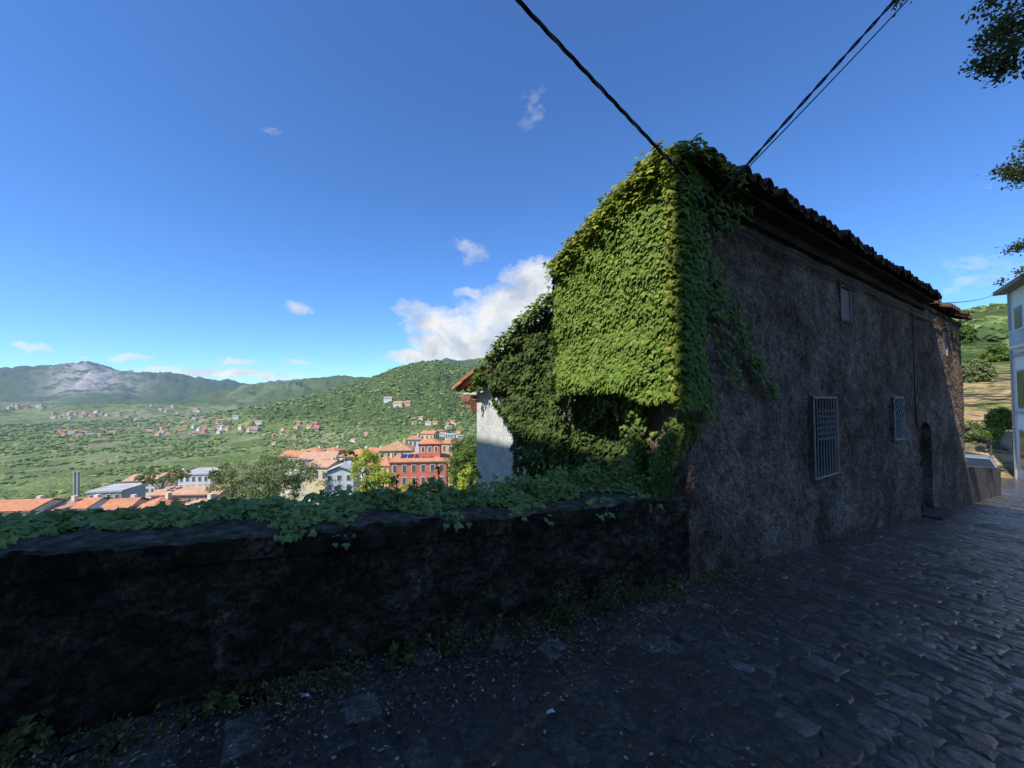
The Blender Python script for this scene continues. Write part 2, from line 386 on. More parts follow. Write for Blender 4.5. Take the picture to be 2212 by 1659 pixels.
# ---------------------------------------------------------------- old house
S0,S1,M0=3.36,16.5,2.1
SR=3.62
house=thing('old_house',W(9,4,-2.4),'old brown roughcast house with clay tile roof and ivy-covered gable beside the street','house')
holes=[(6.05,6.83,-1.06,-.0),(9.63,10.22,-.78,0.0),(7.26,7.74,1.16,1.66),(14.06,14.66,1.04,1.66),(11.66,12.55,-2.62,-.55)]
V=[];F=[];vid={}
cs=.03; ns=int((S1-S0)/cs); z0=-3.5; nzv=int((2.02-z0)/cs)
def vv(i,j):
    if (i,j) not in vid:
        s=S0+(S1-S0)*i/ns; z=z0+(2.02-z0)*j/nzv
        for (a,b_,c,d) in holes:
            if abs(s-a)<cs*.55 and c-.03<z<d+.03: s=a
            if abs(s-b_)<cs*.55 and c-.03<z<d+.03: s=b_
        x,y,_=W(s,M0,z)
        n=fr(x*1.1,y*1.1,z*1.1,3)*.02+fr(x*8,y*8,z*8,4)*.02+abs(noise.noise(Vector((x*20,y*20,z*20))))*.018
        vid[(i,j)]=len(V); V.append(W(s,M0-n,z))
    return vid[(i,j)]
for i in range(ns):
    s=S0+(S1-S0)*(i+.5)/ns
    for j in range(nzv):
        z=z0+(2.02-z0)*(j+.5)/nzv
        if z<road(s)-.35: continue
        if any(a<s<b_ and c<z<d for a,b_,c,d in holes): continue
        F.append((vv(i,j),vv(i+1,j),vv(i+1,j+1),vv(i,j+1)))
mk('street_wall',V,F,st_m,house)
g=G()
for S_,zb in ((SR,-3),(S1,-4)):
    g.poly([W(S_,M0+.02,zb),W(S_,6.78,zb),W(S_,6.78,.22),W(S_,4.0,1.3),W(S_,4.0,1.62),W(S_,2.5,2.2),W(S_,M0+.02,2.02)])
g.poly([W(SR,6.78,-5),W(S1,6.78,-5),W(S1,6.78,.2),W(SR,6.78,.2)])
g.build('gable_wall',white_w,house)
g=G(); g.hexa([W(3.17,2.14,.02),W(SR-.003,2.14,.02),W(SR-.003,3.66,.02),W(3.17,3.66,.02),W(3.17,2.14,2.10),W(SR-.003,2.14,2.10),W(SR-.003,3.66,1.64),W(3.17,3.66,1.64)]); g.build('upper_bay',st_m,house)
V=[];F=[]
for i in range(22):
    for j in range(60):
        t=i/21*.68; z=-2.2+2.22*j/59
        if t<.42: s_,m_=S0-.01,M0+.005+(.42-t)
        else: s_,m_=S0-.01+(t-.42),M0+.005
        q=W(s_,m_,z); n=fr(q[0]*9,q[1]*9,q[2]*9,4)*.015
        V.append(W(s_-(n if t<.42 else 0)-.01,m_-(n if t>=.4 else 0),z))
for i in range(21):
    for j in range(59): F.append((i*60+j,i*60+j+1,(i+1)*60+j+1,(i+1)*60+j))
mk('corner_pier',V,F,st_m,house)
g=G(); g.sm(S0,SR-.004,2.13,2.5,-2.2,.018); g.build('corner_core',st_m,house)
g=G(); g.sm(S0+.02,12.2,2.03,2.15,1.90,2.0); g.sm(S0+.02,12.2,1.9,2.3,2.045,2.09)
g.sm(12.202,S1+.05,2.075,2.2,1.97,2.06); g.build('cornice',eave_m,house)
def tiles(g,s0,s1,mA,zA,mB,zB,r=.085,pitch=.185,co=.36,rag=0,ragfrom=1e9):
    n=int((s1-s0)/pitch); L_=math.hypot(mB-mA,zB-zA); k=max(1,int(L_/co)); um,uz=(mB-mA)/L_,(zB-zA)/L_
    for i in range(n+1):
        sc=s0+i*pitch
        rg=random.choice([.0,.08,.24,.3,.34]) if (rag and sc>ragfrom) else 0
        for c in range(k):
            off=random.gauss(0,.022); lift=random.gauss(0,.013)
            if c==0: off+=rg
            a0=c*L_/k-(.06 if c else .05)+off; a1=(c+1)*L_/k+.02
            for up in (1,-1):
                o=len(g.v); scc=sc+(pitch/2 if up<0 else 0)+random.gauss(0,.006)
                for (aa,rr_,zz_) in ((a0,r,.03),(a1,r*.82,.0)):
                    for th in (1,.98):
                        for q in range(7):
                            an=math.pi*q/6; ds_=-math.cos(an)*rr_*th; dz=(math.sin(an)*rr_*th)*up+(0.02 if up>0 else .055)
                            mm=mA+um*aa; z=zA+uz*aa+zz_+dz+lift-(0.018*(1-th)/.02 if up>0 else -.018*(1-th)/.02)
                            g.v.append(W(scc+ds_,mm,z))
                for q in range(6):
                    g.f.append((o+q,o+q+1,o+14+q+1,o+14+q)); g.f.append((o+7+q,o+7+q+1,o+21+q+1,o+21+q)); g.f.append((o+q,o+q+1,o+7+q+1,o+7+q))
g=G(); tiles(g,S0-.02,S1+.15,1.84,2.10,2.55,2.38,rag=1,ragfrom=12.1); tiles(g,S0-.02,S1+.15,4.08,1.72,2.55,2.38)
g.build('roof',tile_old,house)
g=G(); tiles(g,3.72,S1,7.3,.12,4.02,1.36); tiles(g,3.42,3.66,7.3,.12,6.45,.44); g.build('rear_roof',tile_or,house)
g=G()
for i,(dm,zt) in enumerate(((.10,-.30),(.20,-.22),(.30,-.14),(.42,-.05))):
    g.sm(3.5-.01*i,S0+2,6.783,6.78+dm,zt,zt+.075)
for i in range(5): g.sm(3.44,3.5,6.80+i*.07,6.85+i*.07,-.10,-.055)
g.build('brick_corbel',brickm,house)
g=G(); g.sm(3.48,S0+2,6.5,7.1,.045,.085); g.build('eave_board',white_w,house)
def reveal(a,b_,c,d,dep=.14):
    g=G(); g.sm(a-.03,a,M0-.02,M0+dep,c,d); g.sm(b_,b_+.03,M0-.02,M0+dep,c,d); g.sm(a-.03,b_+.03,M0-.02,M0+dep,c-.04,c); g.sm(a-.03,b_+.03,M0-.02,M0+dep,d,d+.03); return g
def window(a,b_,c,d,kind,label=None):
    w=reveal(a,b_,c,d).build('window',st_m,house)
    if label: w['label']=label
    if kind!='shutter':
        g=G(); g.sm(a,b_,M0+.13,M0+.14,c,d); g.build('pane',glass,w)
    g=G()
    if kind!='shutter':
        t=.02
        for (p0,p1,q0,q1) in ((a-.02,b_+.02,c-.015,c+t-.015),(a-.02,b_+.02,d-t,d),(a-.02,a,c,d),(b_,b_+.02,c,d)): g.sm(p0,p1,M0-.065,M0-.045,q0,q1)
    if kind=='bars':
        n=8
        for i in range(1,n):
            x=a+(b_-a)*i/n; g.tube([W(x,M0-.055,c),W(x,M0-.055,d)],.008,5)
            pts=[]
            for k in range(13): pts.append(W(x+(b_-a)/n*.45*(1 if k%2 else -1),M0-.07,d-.14-(d-c-.62)*k/12))
            g.tube(pts,.007,4)
        g.build('grille',iron,w)
    elif kind=='mesh':
        n=4;m_=7
        for i in range(-m_,n+1):
            for sgn in (1,-1):
                q=[]
                for k in range(0,21):
                    tz=k/20; xs=(i+ m_*tz)/n if sgn>0 else 1-(i+m_*tz)/n
                    if 0<=xs<=1: q.append(W(a+(b_-a)*xs,M0-.055-.006*sgn,c+(d-c)*tz))
                if len(q)>1: g.tube(q,.006,4)
        g.build('grille',iron,w)
    else:
        g.sm(a,b_,M0+.02,M0+.05,c,d)
        for k in range(int((d-c)/.04)): g.sm(a+.04,b_-.04,M0+.008,M0+.018,c+.03+k*.04,c+.05+k*.04)
        g.sm(a,a+.035,M0-.013,M0+.018,c,d); g.sm(b_-.035,b_,M0-.013,M0+.018,c,d)
        g.build('shutter',greyp,w)
window(*holes[0],'bars','tall window behind a white zigzag iron security grille')
window(*holes[1],'mesh','narrow window behind a white diamond lattice grille')
window(*holes[2],'shutter','small shuttered window under the eave'); window(*holes[3],'shutter','small shuttered window at the far end of the street wall')
a,b_,c,d=holes[4]
dr=reveal(a,b_,c-.2,d,.22).build('door',st_m,house)
g=G(); g.sm(a,b_,M0+.18,M0+.22,c,d)
for k in range(5): g.sm(a+.02+k*.175,a+.18+k*.175,M0+.165,M0+.178,c+.05,d-.1)
g.build('door_leaf',doorm,dr)
g=G()
for sg in (0,1):
    xc=(a+b_)/2; hw=(b_-a)/2
    arc=[(xc+(-1 if sg==0 else 1)*hw*math.cos(t),d-.22+.22*math.sin(t)) for t in np.linspace(0,math.pi/2,8)]
    pts=arc+[((a if sg==0 else b_),d)]
    g.poly([W(x,M0-.004,z) for x,z in pts])
g.build('arch',st_m,dr)
g=G(); g.sm(a-.1,b_+.1,1.8,M0+.18,-3.0,road(12.1)+.10); g.build('doorstep',stonew,house)
for zc,sag,fq in ((1.82,.03,.9),(1.77,.05,.7),(1.73,.02,1.2)):
    g=G(); pts=[W(3.2,1.9,1.76)]
    for k in range(60):
        s=S0+.35+k*.22; pts.append(W(s,M0-.06,zc-sag*abs(math.sin(s*fq+fr(s*.3,zc,0,2)*2))))
    g.tube(pts,.009,5); g.build('facade_cable',cablem,house,True)
for q in ([W(11.1,M0-.05,1.8),W(11.12,M0-.05,.6),W(11.1,M0-.05,-.5),W(11.3,M0-.05,-.7)],):
    g=G(); g.tube(q,.008,5); g.build('facade_pipe',cablem,house,True)
# ---------------------------------------------------------------- climbing ivy
def inpoly(x,y,pl):
    c=False; j=len(pl)-1
    for i in range(len(pl)):
        if (pl[i][1]>y)!=(pl[j][1]>y) and x<(pl[j][0]-pl[i][0])*(y-pl[i][1])/(pl[j][1]-pl[i][1])+pl[i][0]: c=not c
        j=i
    return c
ns_=np.array([-DS[0],-DS[1],0]); nst=np.array([DS[1],-DS[0],0]); UP=np.array([0,0,1.])
ivy=thing('climbing_ivy',W(3.3,3,-2),'thick green ivy covering the gable end and corner of the old house','ivy')
pts=[];nr=[];tp=[];sz=[]
def add(p,n,t,s): pts.append(p);nr.append(n);tp.append(t);sz.append(s)
def J(k): return rng.normal(0,k,3)
def flush(name,mat,parent,T=IVY):
    global pts,nr,tp,sz
    o=leaves(name,pts,nr,tp,sz,mat,parent,T); pts,nr,tp,sz=[],[],[],[]; return o
ML=3.70
def topz(m): return interp(m,[(2.0,2.20),(2.25,2.27),(2.6,2.17),(3.1,1.93),(3.75,1.64)])
for i in range(10500):
    m=random.uniform(2.06,ML); tz=topz(m)+fr(m*3,1,2,3)*.06
    z=random.uniform(.06+fr(m*3,7,7,2)*.03-(0.12*max(0,1-abs(m-2.3)*3)),tz)
    bul=.02+.08*fr(m*2,z*2,0,3)
    add(W(3.13-bul-random.uniform(0,.03),m,z),ns_*.9+UP*.45+J(.26),-UP+ns_*.25+J(.32),random.uniform(.035,.072))
for i in range(800):
    z=random.uniform(.05,1.7); add(W(random.uniform(3.08,3.6),ML+.02+random.uniform(0,.04),z),-nst*.8+UP*.4+J(.25),-UP+J(.3),random.uniform(.045,.075))
flush('bay_foliage',ivy_m,ivy)
for i in range(2500):
    m=random.uniform(1.95,ML+.06); tz=topz(m)+fr(m*3,1,2,3)*.06
    d=abs(random.gauss(0,.14)); add(W(3.08+random.uniform(-.12,.32),m,tz+.01-d*.9+random.uniform(-.03,.04)),ns_*.5+UP*.8+J(.3),ns_*.6-UP*.8+J(.35),random.uniform(.04,.075))
for i in range(1900):
    s=random.uniform(3.1,3.9); m=random.uniform(1.80,2.7); k=1-(s-3.1)/.8
    z=2.10+.20*k*math.exp(-((m-2.15)/.5)**2)+random.uniform(-.10,.03)
    if random.random()<.4*(1-k): continue
    add(W(s,m,z),UP*.8+nst*.4+ns_*.2+J(.3),nst*.7-UP*.8+J(.35),random.uniform(.04,.07))
for i in range(500):   # leaves in the sunlit tone down the near corner edge
    z=random.uniform(0,2.1); add(W(3.10+random.uniform(-.06,.06),2.04+random.uniform(-.04,.08),z),ns_*.7+nst*.4+UP*.5+J(.3),-UP+J(.35),random.uniform(.04,.075))
flush('crest_foliage',ivy_lit,ivy)
for i in range(3000):
    z=random.uniform(-.1,2.2)
    wdt=interp(z,[(-.1,.03),(.3,.08),(1.0,.20),(1.5,.10),(1.9,.16),(2.2,.4)])+fr(z*4,0,0,3)*.10
    s=3.1+random.uniform(0,.24)+abs(random.random()**1.6)*wdt
    add(W(s,2.05-random.uniform(0,.09),z),nst*.8+ns_*.3+UP*.45+J(.25),-UP+nst*.3+J(.3),random.uniform(.04,.075))
trails=[[(3.5,1.15),(3.9,.95),(4.2,.62),(4.45,.35),(4.75,.15),(4.95,-.02)],[(3.5,1.2),(3.75,.7),(3.9,.35),(4.1,.1)],[(3.45,1.0),(4.05,.95),(4.3,.5),(4.7,.35)],[(3.4,1.9),(3.8,1.75),(4.1,1.82)],[(3.35,1.5),(3.6,1.35),(3.75,1.0)],
        [(3.36,.5),(3.5,.1),(3.55,-.15)],[(3.5,2.02),(4.0,1.98),(4.35,2.03)]]
for tr in trails:
    g=G(); P3=[W(s,2.04,z) for s,z in tr]; g.tube(P3,.005,4); g.build('stem',stem_m,ivy)
    for i in range(170 if len(tr)>4 else 80):
        t=random.random()*(len(tr)-1); k=int(t); f=t-k
        s=tr[k][0]*(1-f)+tr[k+1][0]*f; z=tr[k][1]*(1-f)+tr[k+1][1]*f; sp=.10*(1-t/len(tr))+.02
        add(W(s+random.gauss(0,sp),2.03-random.uniform(0,.06),z+random.gauss(0,sp)),nst*.9+UP*.4+J(.25),-UP+J(.35),random.uniform(.045,.075))
flush('corner_foliage',ivy_m,ivy)
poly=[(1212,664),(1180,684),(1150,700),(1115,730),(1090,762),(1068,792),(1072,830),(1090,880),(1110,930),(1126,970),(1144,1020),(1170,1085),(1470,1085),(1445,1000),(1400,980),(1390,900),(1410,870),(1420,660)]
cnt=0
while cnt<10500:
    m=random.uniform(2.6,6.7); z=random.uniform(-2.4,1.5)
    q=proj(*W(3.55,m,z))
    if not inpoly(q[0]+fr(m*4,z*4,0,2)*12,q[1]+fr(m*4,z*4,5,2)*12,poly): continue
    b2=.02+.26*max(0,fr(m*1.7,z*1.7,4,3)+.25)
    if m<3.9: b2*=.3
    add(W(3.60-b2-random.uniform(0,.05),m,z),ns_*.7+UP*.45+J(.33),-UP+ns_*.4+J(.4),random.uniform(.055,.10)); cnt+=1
flush('lower_foliage',ivy_shade,ivy)
for i in range(2400):
    m=random.uniform(3.7,6.5); z=interp(m,[(3.7,1.46),(4.3,1.42),(4.92,1.20),(5.72,.82),(6.15,.52),(6.5,.2)])+fr(m*3,4,4,3)*.07
    ds_=random.uniform(-.22,.35)
    add(W(3.5+ds_,m,z+random.gauss(0,.06)-abs(ds_-.05)*.25),ns_*.4+UP*.8+J(.35),ns_*.6-UP*.6+J(.4),random.uniform(.055,.09))
for k in range(15):
    m=random.uniform(2.40,2.85) if k<11 else random.uniform(2.9,3.6); s=random.uniform(3.22,3.48); z1=random.uniform(-.4,-1.4) if k<11 else random.uniform(-.1,-.4)
    drift=random.gauss(0,.10)
    for j in range(int(24+40*abs(z1))):
        t=random.random(); add(W(s+random.gauss(0,.03)+.05*t,m+drift*t+random.gauss(0,.04),.08+(z1-.08)*t),ns_*.8+UP*.4+J(.3),-UP+J(.3),random.uniform(.04,.075))
for i in range(700):
    t=random.random(); q=[(1440,1050),(1425,1010),(1445,970),(1465,935),(1490,915)]
    k=min(3,int(t*4)); f=t*4-k; px=q[k][0]*(1-f)+q[k+1][0]*f+random.gauss(0,11); py=q[k][1]*(1-f)+q[k+1][1]*f+random.gauss(0,16)
    v=P(px,py,3.52); add(tuple(v),ns_*.8+UP*.4+J(.3),-UP+J(.3),random.uniform(.04,.07))
flush('trailing_foliage',leafmat('trailing_ivy_leaf',[(.1,(.08,.13,.022)),(.5,(.14,.22,.04)),(.95,(.28,.35,.07))],patch=2.5,trans=.2),ivy)
# ---------------------------------------------------------------- ground ivy on the parapet
giv=thing('parapet_ivy',W(0,2.8,road(0)+.74),'dark green ivy sprawling along the top of the low parapet wall','ivy')
g=G()
def mound(s): return .015+interp(s,[(-5,.04),(-1.2,.03),(-.55,.02),(-.15,.045),(.7,.08),(1.4,.10),(2.2,.17),(2.7,.25),(3.3,.22)])
for i in range(8500):
    s=random.uniform(-3.6,3.3); f=pf(s); tp_=road(s)+hg(s)
    dens=interp(s,[(-4,1),(-.7,1),(-.45,.7),(-.2,1),(3.3,1)])
    if random.random()>dens: continue
    edge=.27+.22*fr(s*2.2,3,3,4)-(.05 if -.1<s<1.0 else 0)+(.08 if s>2.3 else 0)
    dm=edge+abs(random.gauss(0,.20)); hh=mound(s)*min(1,(dm-edge)/.18+.12)*(.8+.7*fr(s*4,dm*4,0,3))
    z=tp_+.015+max(0,hh)*random.uniform(.3,1.15)
    if dm>.55: z-= (dm-.55)*.5
    add(W(s,f+dm,z),UP*.9+nst*.35+J(.4),nst*.8+J(.6),random.uniform(.03,.062))
spill=[-3.6,-2.6,-1.9,-1.25,-.95,.15,.42,1.1,1.6,1.75,2.35,2.9]
for sc in spill:
    ln=random.uniform(.02,.12); f=pf(sc)
    for i in range(26):
        t=random.random(); add(W(sc+random.gauss(0,.05),f-.02+.22*(1-t)*.8-random.uniform(0,.03),road(sc)+hg(sc)+.01+(.02 if t<.5 else 0)-max(0,t-.5)*2*ln),UP*.6+nst*.7+J(.3),nst*.6-UP*.6+J(.4),random.uniform(.03,.052))
for k in range(30):
    s=random.uniform(.6,3.2); f=pf(s)+random.uniform(.25,.6); h=random.uniform(.10,.2)*(1.6 if k%7==0 else 1)
    b0=np.array(W(s,f,road(s)+.78)); dr_=J(.35); dr_[2]=1; top=b0+dr_*h; g.tube([b0,(b0+top)/2+J(.01),top],.003,4)
    for i in range(9):
        t=(i+1)/9; add(b0+(top-b0)*t+J(.012),UP*.5+J(.6),J(1)+UP*.2,random.uniform(.03,.05))
flush('foliage',par_l,giv); g.build('stems',stem_m,giv)['kind']='stuff'
# ---------------------------------------------------------------- weeds and litter
def weed(s,dm,h,n,label,grp=None,lsz=.045,mat=weed_m):
    b0=np.array(W(s,pf(s)-dm if s<3.36 else M0-dm,road(s)-.01))
    t=thing('weed',tuple(b0),label,'weed',grp); g=G()
    for i in range(n):
        d_=np.array([random.gauss(0,.45),random.gauss(0,.45),1]); hh=h*random.uniform(.5,1)
        o=J(.05); o[2]=0
        p0=b0+o; p2=p0+d_*hh; p1=(p0+p2)/2+UP*hh*.1; g.tube([p0,p1,p2],.002,4)
        for k in range(12):
            f=random.uniform(.15,1); q=p0+(p2-p0)*f; add(q,UP*.7+J(.5),J(1),lsz*random.uniform(.5,1.1))
    leaves('foliage',pts[:],nr[:],tp[:],sz[:],mat,t,IVY if lsz>.05 else RH); pts.clear();nr.clear();tp.clear();sz.clear()
    g.build('stems',stem_m,t)['kind']='stuff'
WL='small leafy weed sprouting at the foot of the dark parapet wall'
weed(2.25,.12,.34,26,'tall bushy weed clump at the foot of the parapet, nearest the house',lsz=.035)
weed(1.85,.14,.28,22,'dense weed clump at parapet foot, second from the house',lsz=.035)
weed(1.0,.12,.28,17,'spiky weed clump at the parapet foot, middle of the wall',lsz=.035)
for s in (-1.3,-1.1,-.8,-.5,-.1,.2,.45,.75,1.3,1.5,2.7,3.0,2.1,-.3,2.5,1.7): weed(s,random.uniform(.03,.2),random.uniform(.05,.15),random.randint(5,9),WL,'small weeds along the parapet foot',random.choice([.03,.035,.052]))
for i in range(8000):
    s=random.uniform(-2.2,5.2); dm=abs(random.gauss(0,.32)); f=pf(s) if s<3.36 else M0
    if s>3.3: dm*=.5
    if random.random()<.2: dm=random.uniform(0,1.8)
    add(W(s,f-dm,road(s)+.006+random.uniform(0,.010)),UP+J(.35),J(1),random.uniform(.006,.028))
lit=flush('leaf_litter',litter_m,None,RH); tag(lit,'scattered dry brown leaves along the foot of the parapet wall','leaf litter',kind='stuff')
for i in range(4500):
    s=random.uniform(-2.2,4.0); dm=abs(random.gauss(0,.13)); f=pf(s) if s<3.36 else M0
    if fr(s*2,0,0,3)<-.1: continue
    add(W(s,f-dm,road(s)+.0+random.uniform(0,.03)),UP*.5+nst*.4+J(.6),UP*.6+J(.6),random.uniform(.012,.026))
lit=flush('moss_fringe',weed_m,None,RH); tag(lit,'low mossy ground cover in the joint between paving and parapet','moss',kind='stuff')
for i,(px,py,lb) in enumerate(((660,1508,'crumpled white paper scrap on the dark paving, nearest the camera'),(1190,1520,'small white scrap lying on the paving right of the flagstones'),(595,1530,'thin pale stalk-like paper strip on the paving beside the parapet'))):
    d=ray(px,py); k=1.5/-d[2]; x,y=d[0]*k,d[1]*k; s,m=SM(x,y); z=road(s)+.012
    g=G(); ax=.022 if i!=2 else .035; ay=.009 if i!=2 else .003
    g.poly([(x-ax,y-ay,z),(x+.2*ax,y-ay*1.3,z+.012),(x+ax,y,z+.002),(x+.3*ax,y+ay,z+.014),(x-.8*ax,y+ay*.8,z+.004)])
    tag(g.build('paper_scrap',whitep),lb,'litter')
# ---------------------------------------------------------------- cables
def cat(p0,p1,sag,n=24):
    p0=Vector(p0);p1=Vector(p1); return [p0.lerp(p1,i/n)-Vector((0,0,sag*4*(i/n)*(1-i/n))) for i in range(n+1)]
A0=P(1488,392,3.02); A1=P(1120,2,1.85); dA=(A1-A0)
Aend=A0+dA*2.1; Aend.z+=.5
def twist(name,pl,r,label,mats,n=3):
    t=thing(name,pl[0],label,'cable')
    for k in range(n):
        g=G(); q=[]
        tot=0; prev=pl[0]
        N=len(pl)
        for i,p in enumerate(pl):
            tot+=(p-prev).length; prev=p
            a=tot*16+k*2*math.pi/n; tt=(pl[min(i+1,N-1)]-pl[max(0,i-1)]).normalized(); u=tt.cross(Vector((0,0,1))).normalized(); w=tt.cross(u)
            q.append(p+u*r*math.cos(a)+w*r*math.sin(a))
        g.tube(q,r*.95,6); g.build('strand',mats[k%len(mats)],t,True)
seg1=[A0.lerp(A1,i/100) for i in range(101)]
seg2=[A1+ (Aend-A1)*(i/80) for i in range(1,81)]
twist('overhead_cable',seg1+seg2,.0066,'thick twisted black overhead cable rising to the left from the ivy-covered house corner',[cablem,wirem,cablem])
B0=P(1540,438,3.15); B1=P(1932,2,3.0); Bd=B1-B0; Bend=B0+Bd*4.3
twist('overhead_cable',[B0+(Bend-B0)*(i/160) for i in range(161)],.0075,'black overhead cable rising to the right from the house corner',[cablem],2)
g=G(); B0b=P(1535,445,3.15); B1b=P(1910,30,3.0); g.tube(cat(B0b,B0b+(B1b-B0b)*4,.12),.005,5)
tag(g.build('overhead_wire',cablem,None,True),'thin black wire hanging just below the right-hand overhead cable','cable')
g=G(); g.tube(cat(P(1995,655,8.3),P(2152,634,22),.15),.012,5); tag(g.build('overhead_wire',cablem,None,True),'thin wire between the old house eave and the white house','cable')
# ---------------------------------------------------------------- trees
def crown_pts(c,rad,ncl,nl,lsz,flat=1):
    c=np.array(c)
    for i in range(ncl):
        d=rng.normal(0,1,3); d/=np.linalg.norm(d); rr_=random.uniform(.45,1)**.6
        q=c+d*np.array(rad)*rr_*(1+.25*noise.noise(Vector(d*2.3+c*.1)))
        cr=min(rad)*random.uniform(.14,.30)
        for k in range(nl):
            e=rng.normal(0,.5,3)*cr*np.array([1,1,.7]); add(q+e,d*.5+UP*.5+J(.6),J(1),lsz*random.uniform(.6,1.3))
def tree(name,base,h,rad,label,mat,cz=None,ncl=70,nl=40,lsz=.5,group=None,cat_='tree',trunk=.25):
    base=Vector(base); t=thing(name,base,label,cat_,group); cz=cz if cz is not None else h-rad[2]
    c=base+Vector((0,0,cz)); g=G()
    g.tube([base-Vector((0,0,1)),base.lerp(c,.5)+Vector((random.gauss(0,.1)*rad[0]*.3,0,0)),c],[trunk,trunk*.8,trunk*.5],8)
    for i in range(7):
        a=random.uniform(0,6.28); e=c+Vector((math.cos(a)*rad[0]*.7,math.sin(a)*rad[1]*.7,random.uniform(-.2,.6)*rad[2])); s0=base.lerp(c,random.uniform(.55,.95)); g.tube([s0,s0.lerp(e,.5)+Vector((0,0,.08*h)),e],[trunk*.4,trunk*.25,trunk*.08],5)
    g.build('trunk',wood_m,t); crown_pts(c,rad,ncl,nl,lsz); flush('crown',mat,t,RH); return t
def tpx(px0,px1,ytop,ybot,Y,label,mat,kind='broadleaf_tree',**kw):
    w=(px1-px0)/FX*Y/2; c=P((px0+px1)/2,ybot,Y); top=P((px0+px1)/2,ytop,Y); hz_=(top.z-c.z)/2
    gz=H(c.x,c.y); base=(c.x,c.y,min(gz,c.z)); h=top.z-base[2]
    return tree(kind,base,h,(w,w*.9,hz_),label,mat,cz=h-hz_,**kw)
tpx(475,685,990,1075,92,'large round olive-green tree in the town, left of the blue and white building',tl[1],ncl=210,nl=64,lsz=.5,trunk=.4)
tpx(758,824,966,1075,80,'tall bright yellow-green tree in front of the red palazzo',tl[2],ncl=110,nl=50,lsz=.4)
tpx(805,850,1010,1080,76,'short yellow-green tree beside the taller yellow-green one',tl[2],ncl=50,nl=40,lsz=.4)
tpx(858,898,1035,1085,74,'small yellow-green bush just above the parapet ivy, below the red palazzo',tl[2],kind='bush',ncl=30,nl=34,lsz=.4)
tpx(965,1050,935,1075,60,'tall light green tree between the red palazzo and the pale gable wall',tl[0],ncl=170,nl=60,lsz=.34,trunk=.3)
tpx(985,1040,1000,1090,40,'yellow-green bush close against the pale gable wall',tl[2],kind='bush',ncl=50,nl=34,lsz=.28)
tpx(303,400,1016,1042,100,'umbrella pine with flat spreading crown above the pink house',tl[1],kind='umbrella_pine',ncl=90,nl=50,lsz=.45)
tpx(455,500,1000,1050,110,'dark green tree behind the left edge of the large olive tree',tl[3],ncl=40,nl=40,lsz=.6)
tpx(745,772,975,1010,135,'small dark tree by the orange-roofed house',tl[3],ncl=24,nl=30,lsz=.8)
tpx(560,620,985,1030,120,'dark tree behind the large olive tree',tl[3],ncl=40,nl=40,lsz=.6)
tpx(2082,2136,776,835,40,'rounded olive green tree on the slope beyond the old house',tl[1],ncl=120,nl=50,lsz=.28)
tpx(2132,2186,742,800,52,'light green tree on the slope beside the white house',tl[0],ncl=80,nl=44,lsz=.32)
tpx(2140,2186,882,938,26,'round clipped green bush on the dry slope by the white house',tl[0],kind='bush',ncl=90,nl=60,lsz=.14,trunk=.06)
tpx(2086,2120,910,962,27,'loose grey-green shrub at the foot of the dry slope',tl[1],kind='bush',ncl=50,nl=40,lsz=.16,trunk=.06)
tpx(2120,2160,928,950,25,'flat green shrub below the round clipped bush',tl[0],kind='bush',ncl=30,nl=36,lsz=.15,trunk=.06)
tpx(2070,2100,700,745,80,'round green tree behind the far roof end of the old house',tl[0],ncl=50,nl=40,lsz=.5)
tpx(2105,2140,705,735,95,'dark green tree on the hill above the grey house',tl[3],ncl=50,nl=40,lsz=.6)
st=thing('street_tree',W(11.5,-3.2,road(11.5)),'dark leafy street tree whose branches hang into the top right of the view','tree')
g=G(); b0=Vector(W(11.5,-3.2,road(11.5)-.3)); c0=Vector(W(11.3,-3.0,4.5)); g.tube([b0,b0.lerp(c0,.5)+Vector((.15,0,0)),c0],[.30,.24,.18],10)
hubs=[P(2182,60,5.2),P(2210,115,5.0),P(2230,-20,5.4),P(2190,385,7.2),P(2222,360,7),P(2215,530,9),P(2200,590,9.2),P(2232,500,9),P(2145,0,5.2),P(1952,-10,3.3),P(2140,130,5.2),P(2215,320,7)]
for i,hb in enumerate(hubs):
    sp=c0+Vector((0,0,random.uniform(0,1.5))); g.tube([sp,sp.lerp(hb,.5)+Vector((0,0,.9)),hb],[.08,.035,.008],6)
for i in range(12):
    a=random.uniform(0,6.28); e=c0+Vector((math.cos(a)*2.4,math.sin(a)*2.4,random.uniform(1,4))); g.tube([c0,c0.lerp(e,.5)+Vector((0,0,.4)),e],[.12,.07,.02],6)
g.build('trunk',wood_m,st)
crown_pts(W(11.6,-3.4,7.2),(2.8,2.6,2.6),150,60,.16)
for hb,(n,rd_) in zip(hubs,((20,.22),(16,.2),(16,.3),(11,.22),(14,.26),(6,.16),(4,.16),(7,.22),(3,.10),(2,.03),(6,.13),(5,.16))):
    for k in range(n):
        q=np.array(hb)+J(rd_*.7)
        for j in range(34 if hb.y<3.5 else 52): add(q+J(.035 if hb.y<3.5 else .06),UP*.5+J(.7),J(.7)-UP*.5,random.uniform(.045,.08)*(.6 if hb.y<3.5 else 1))
flush('crown',oak_m,st,RH)
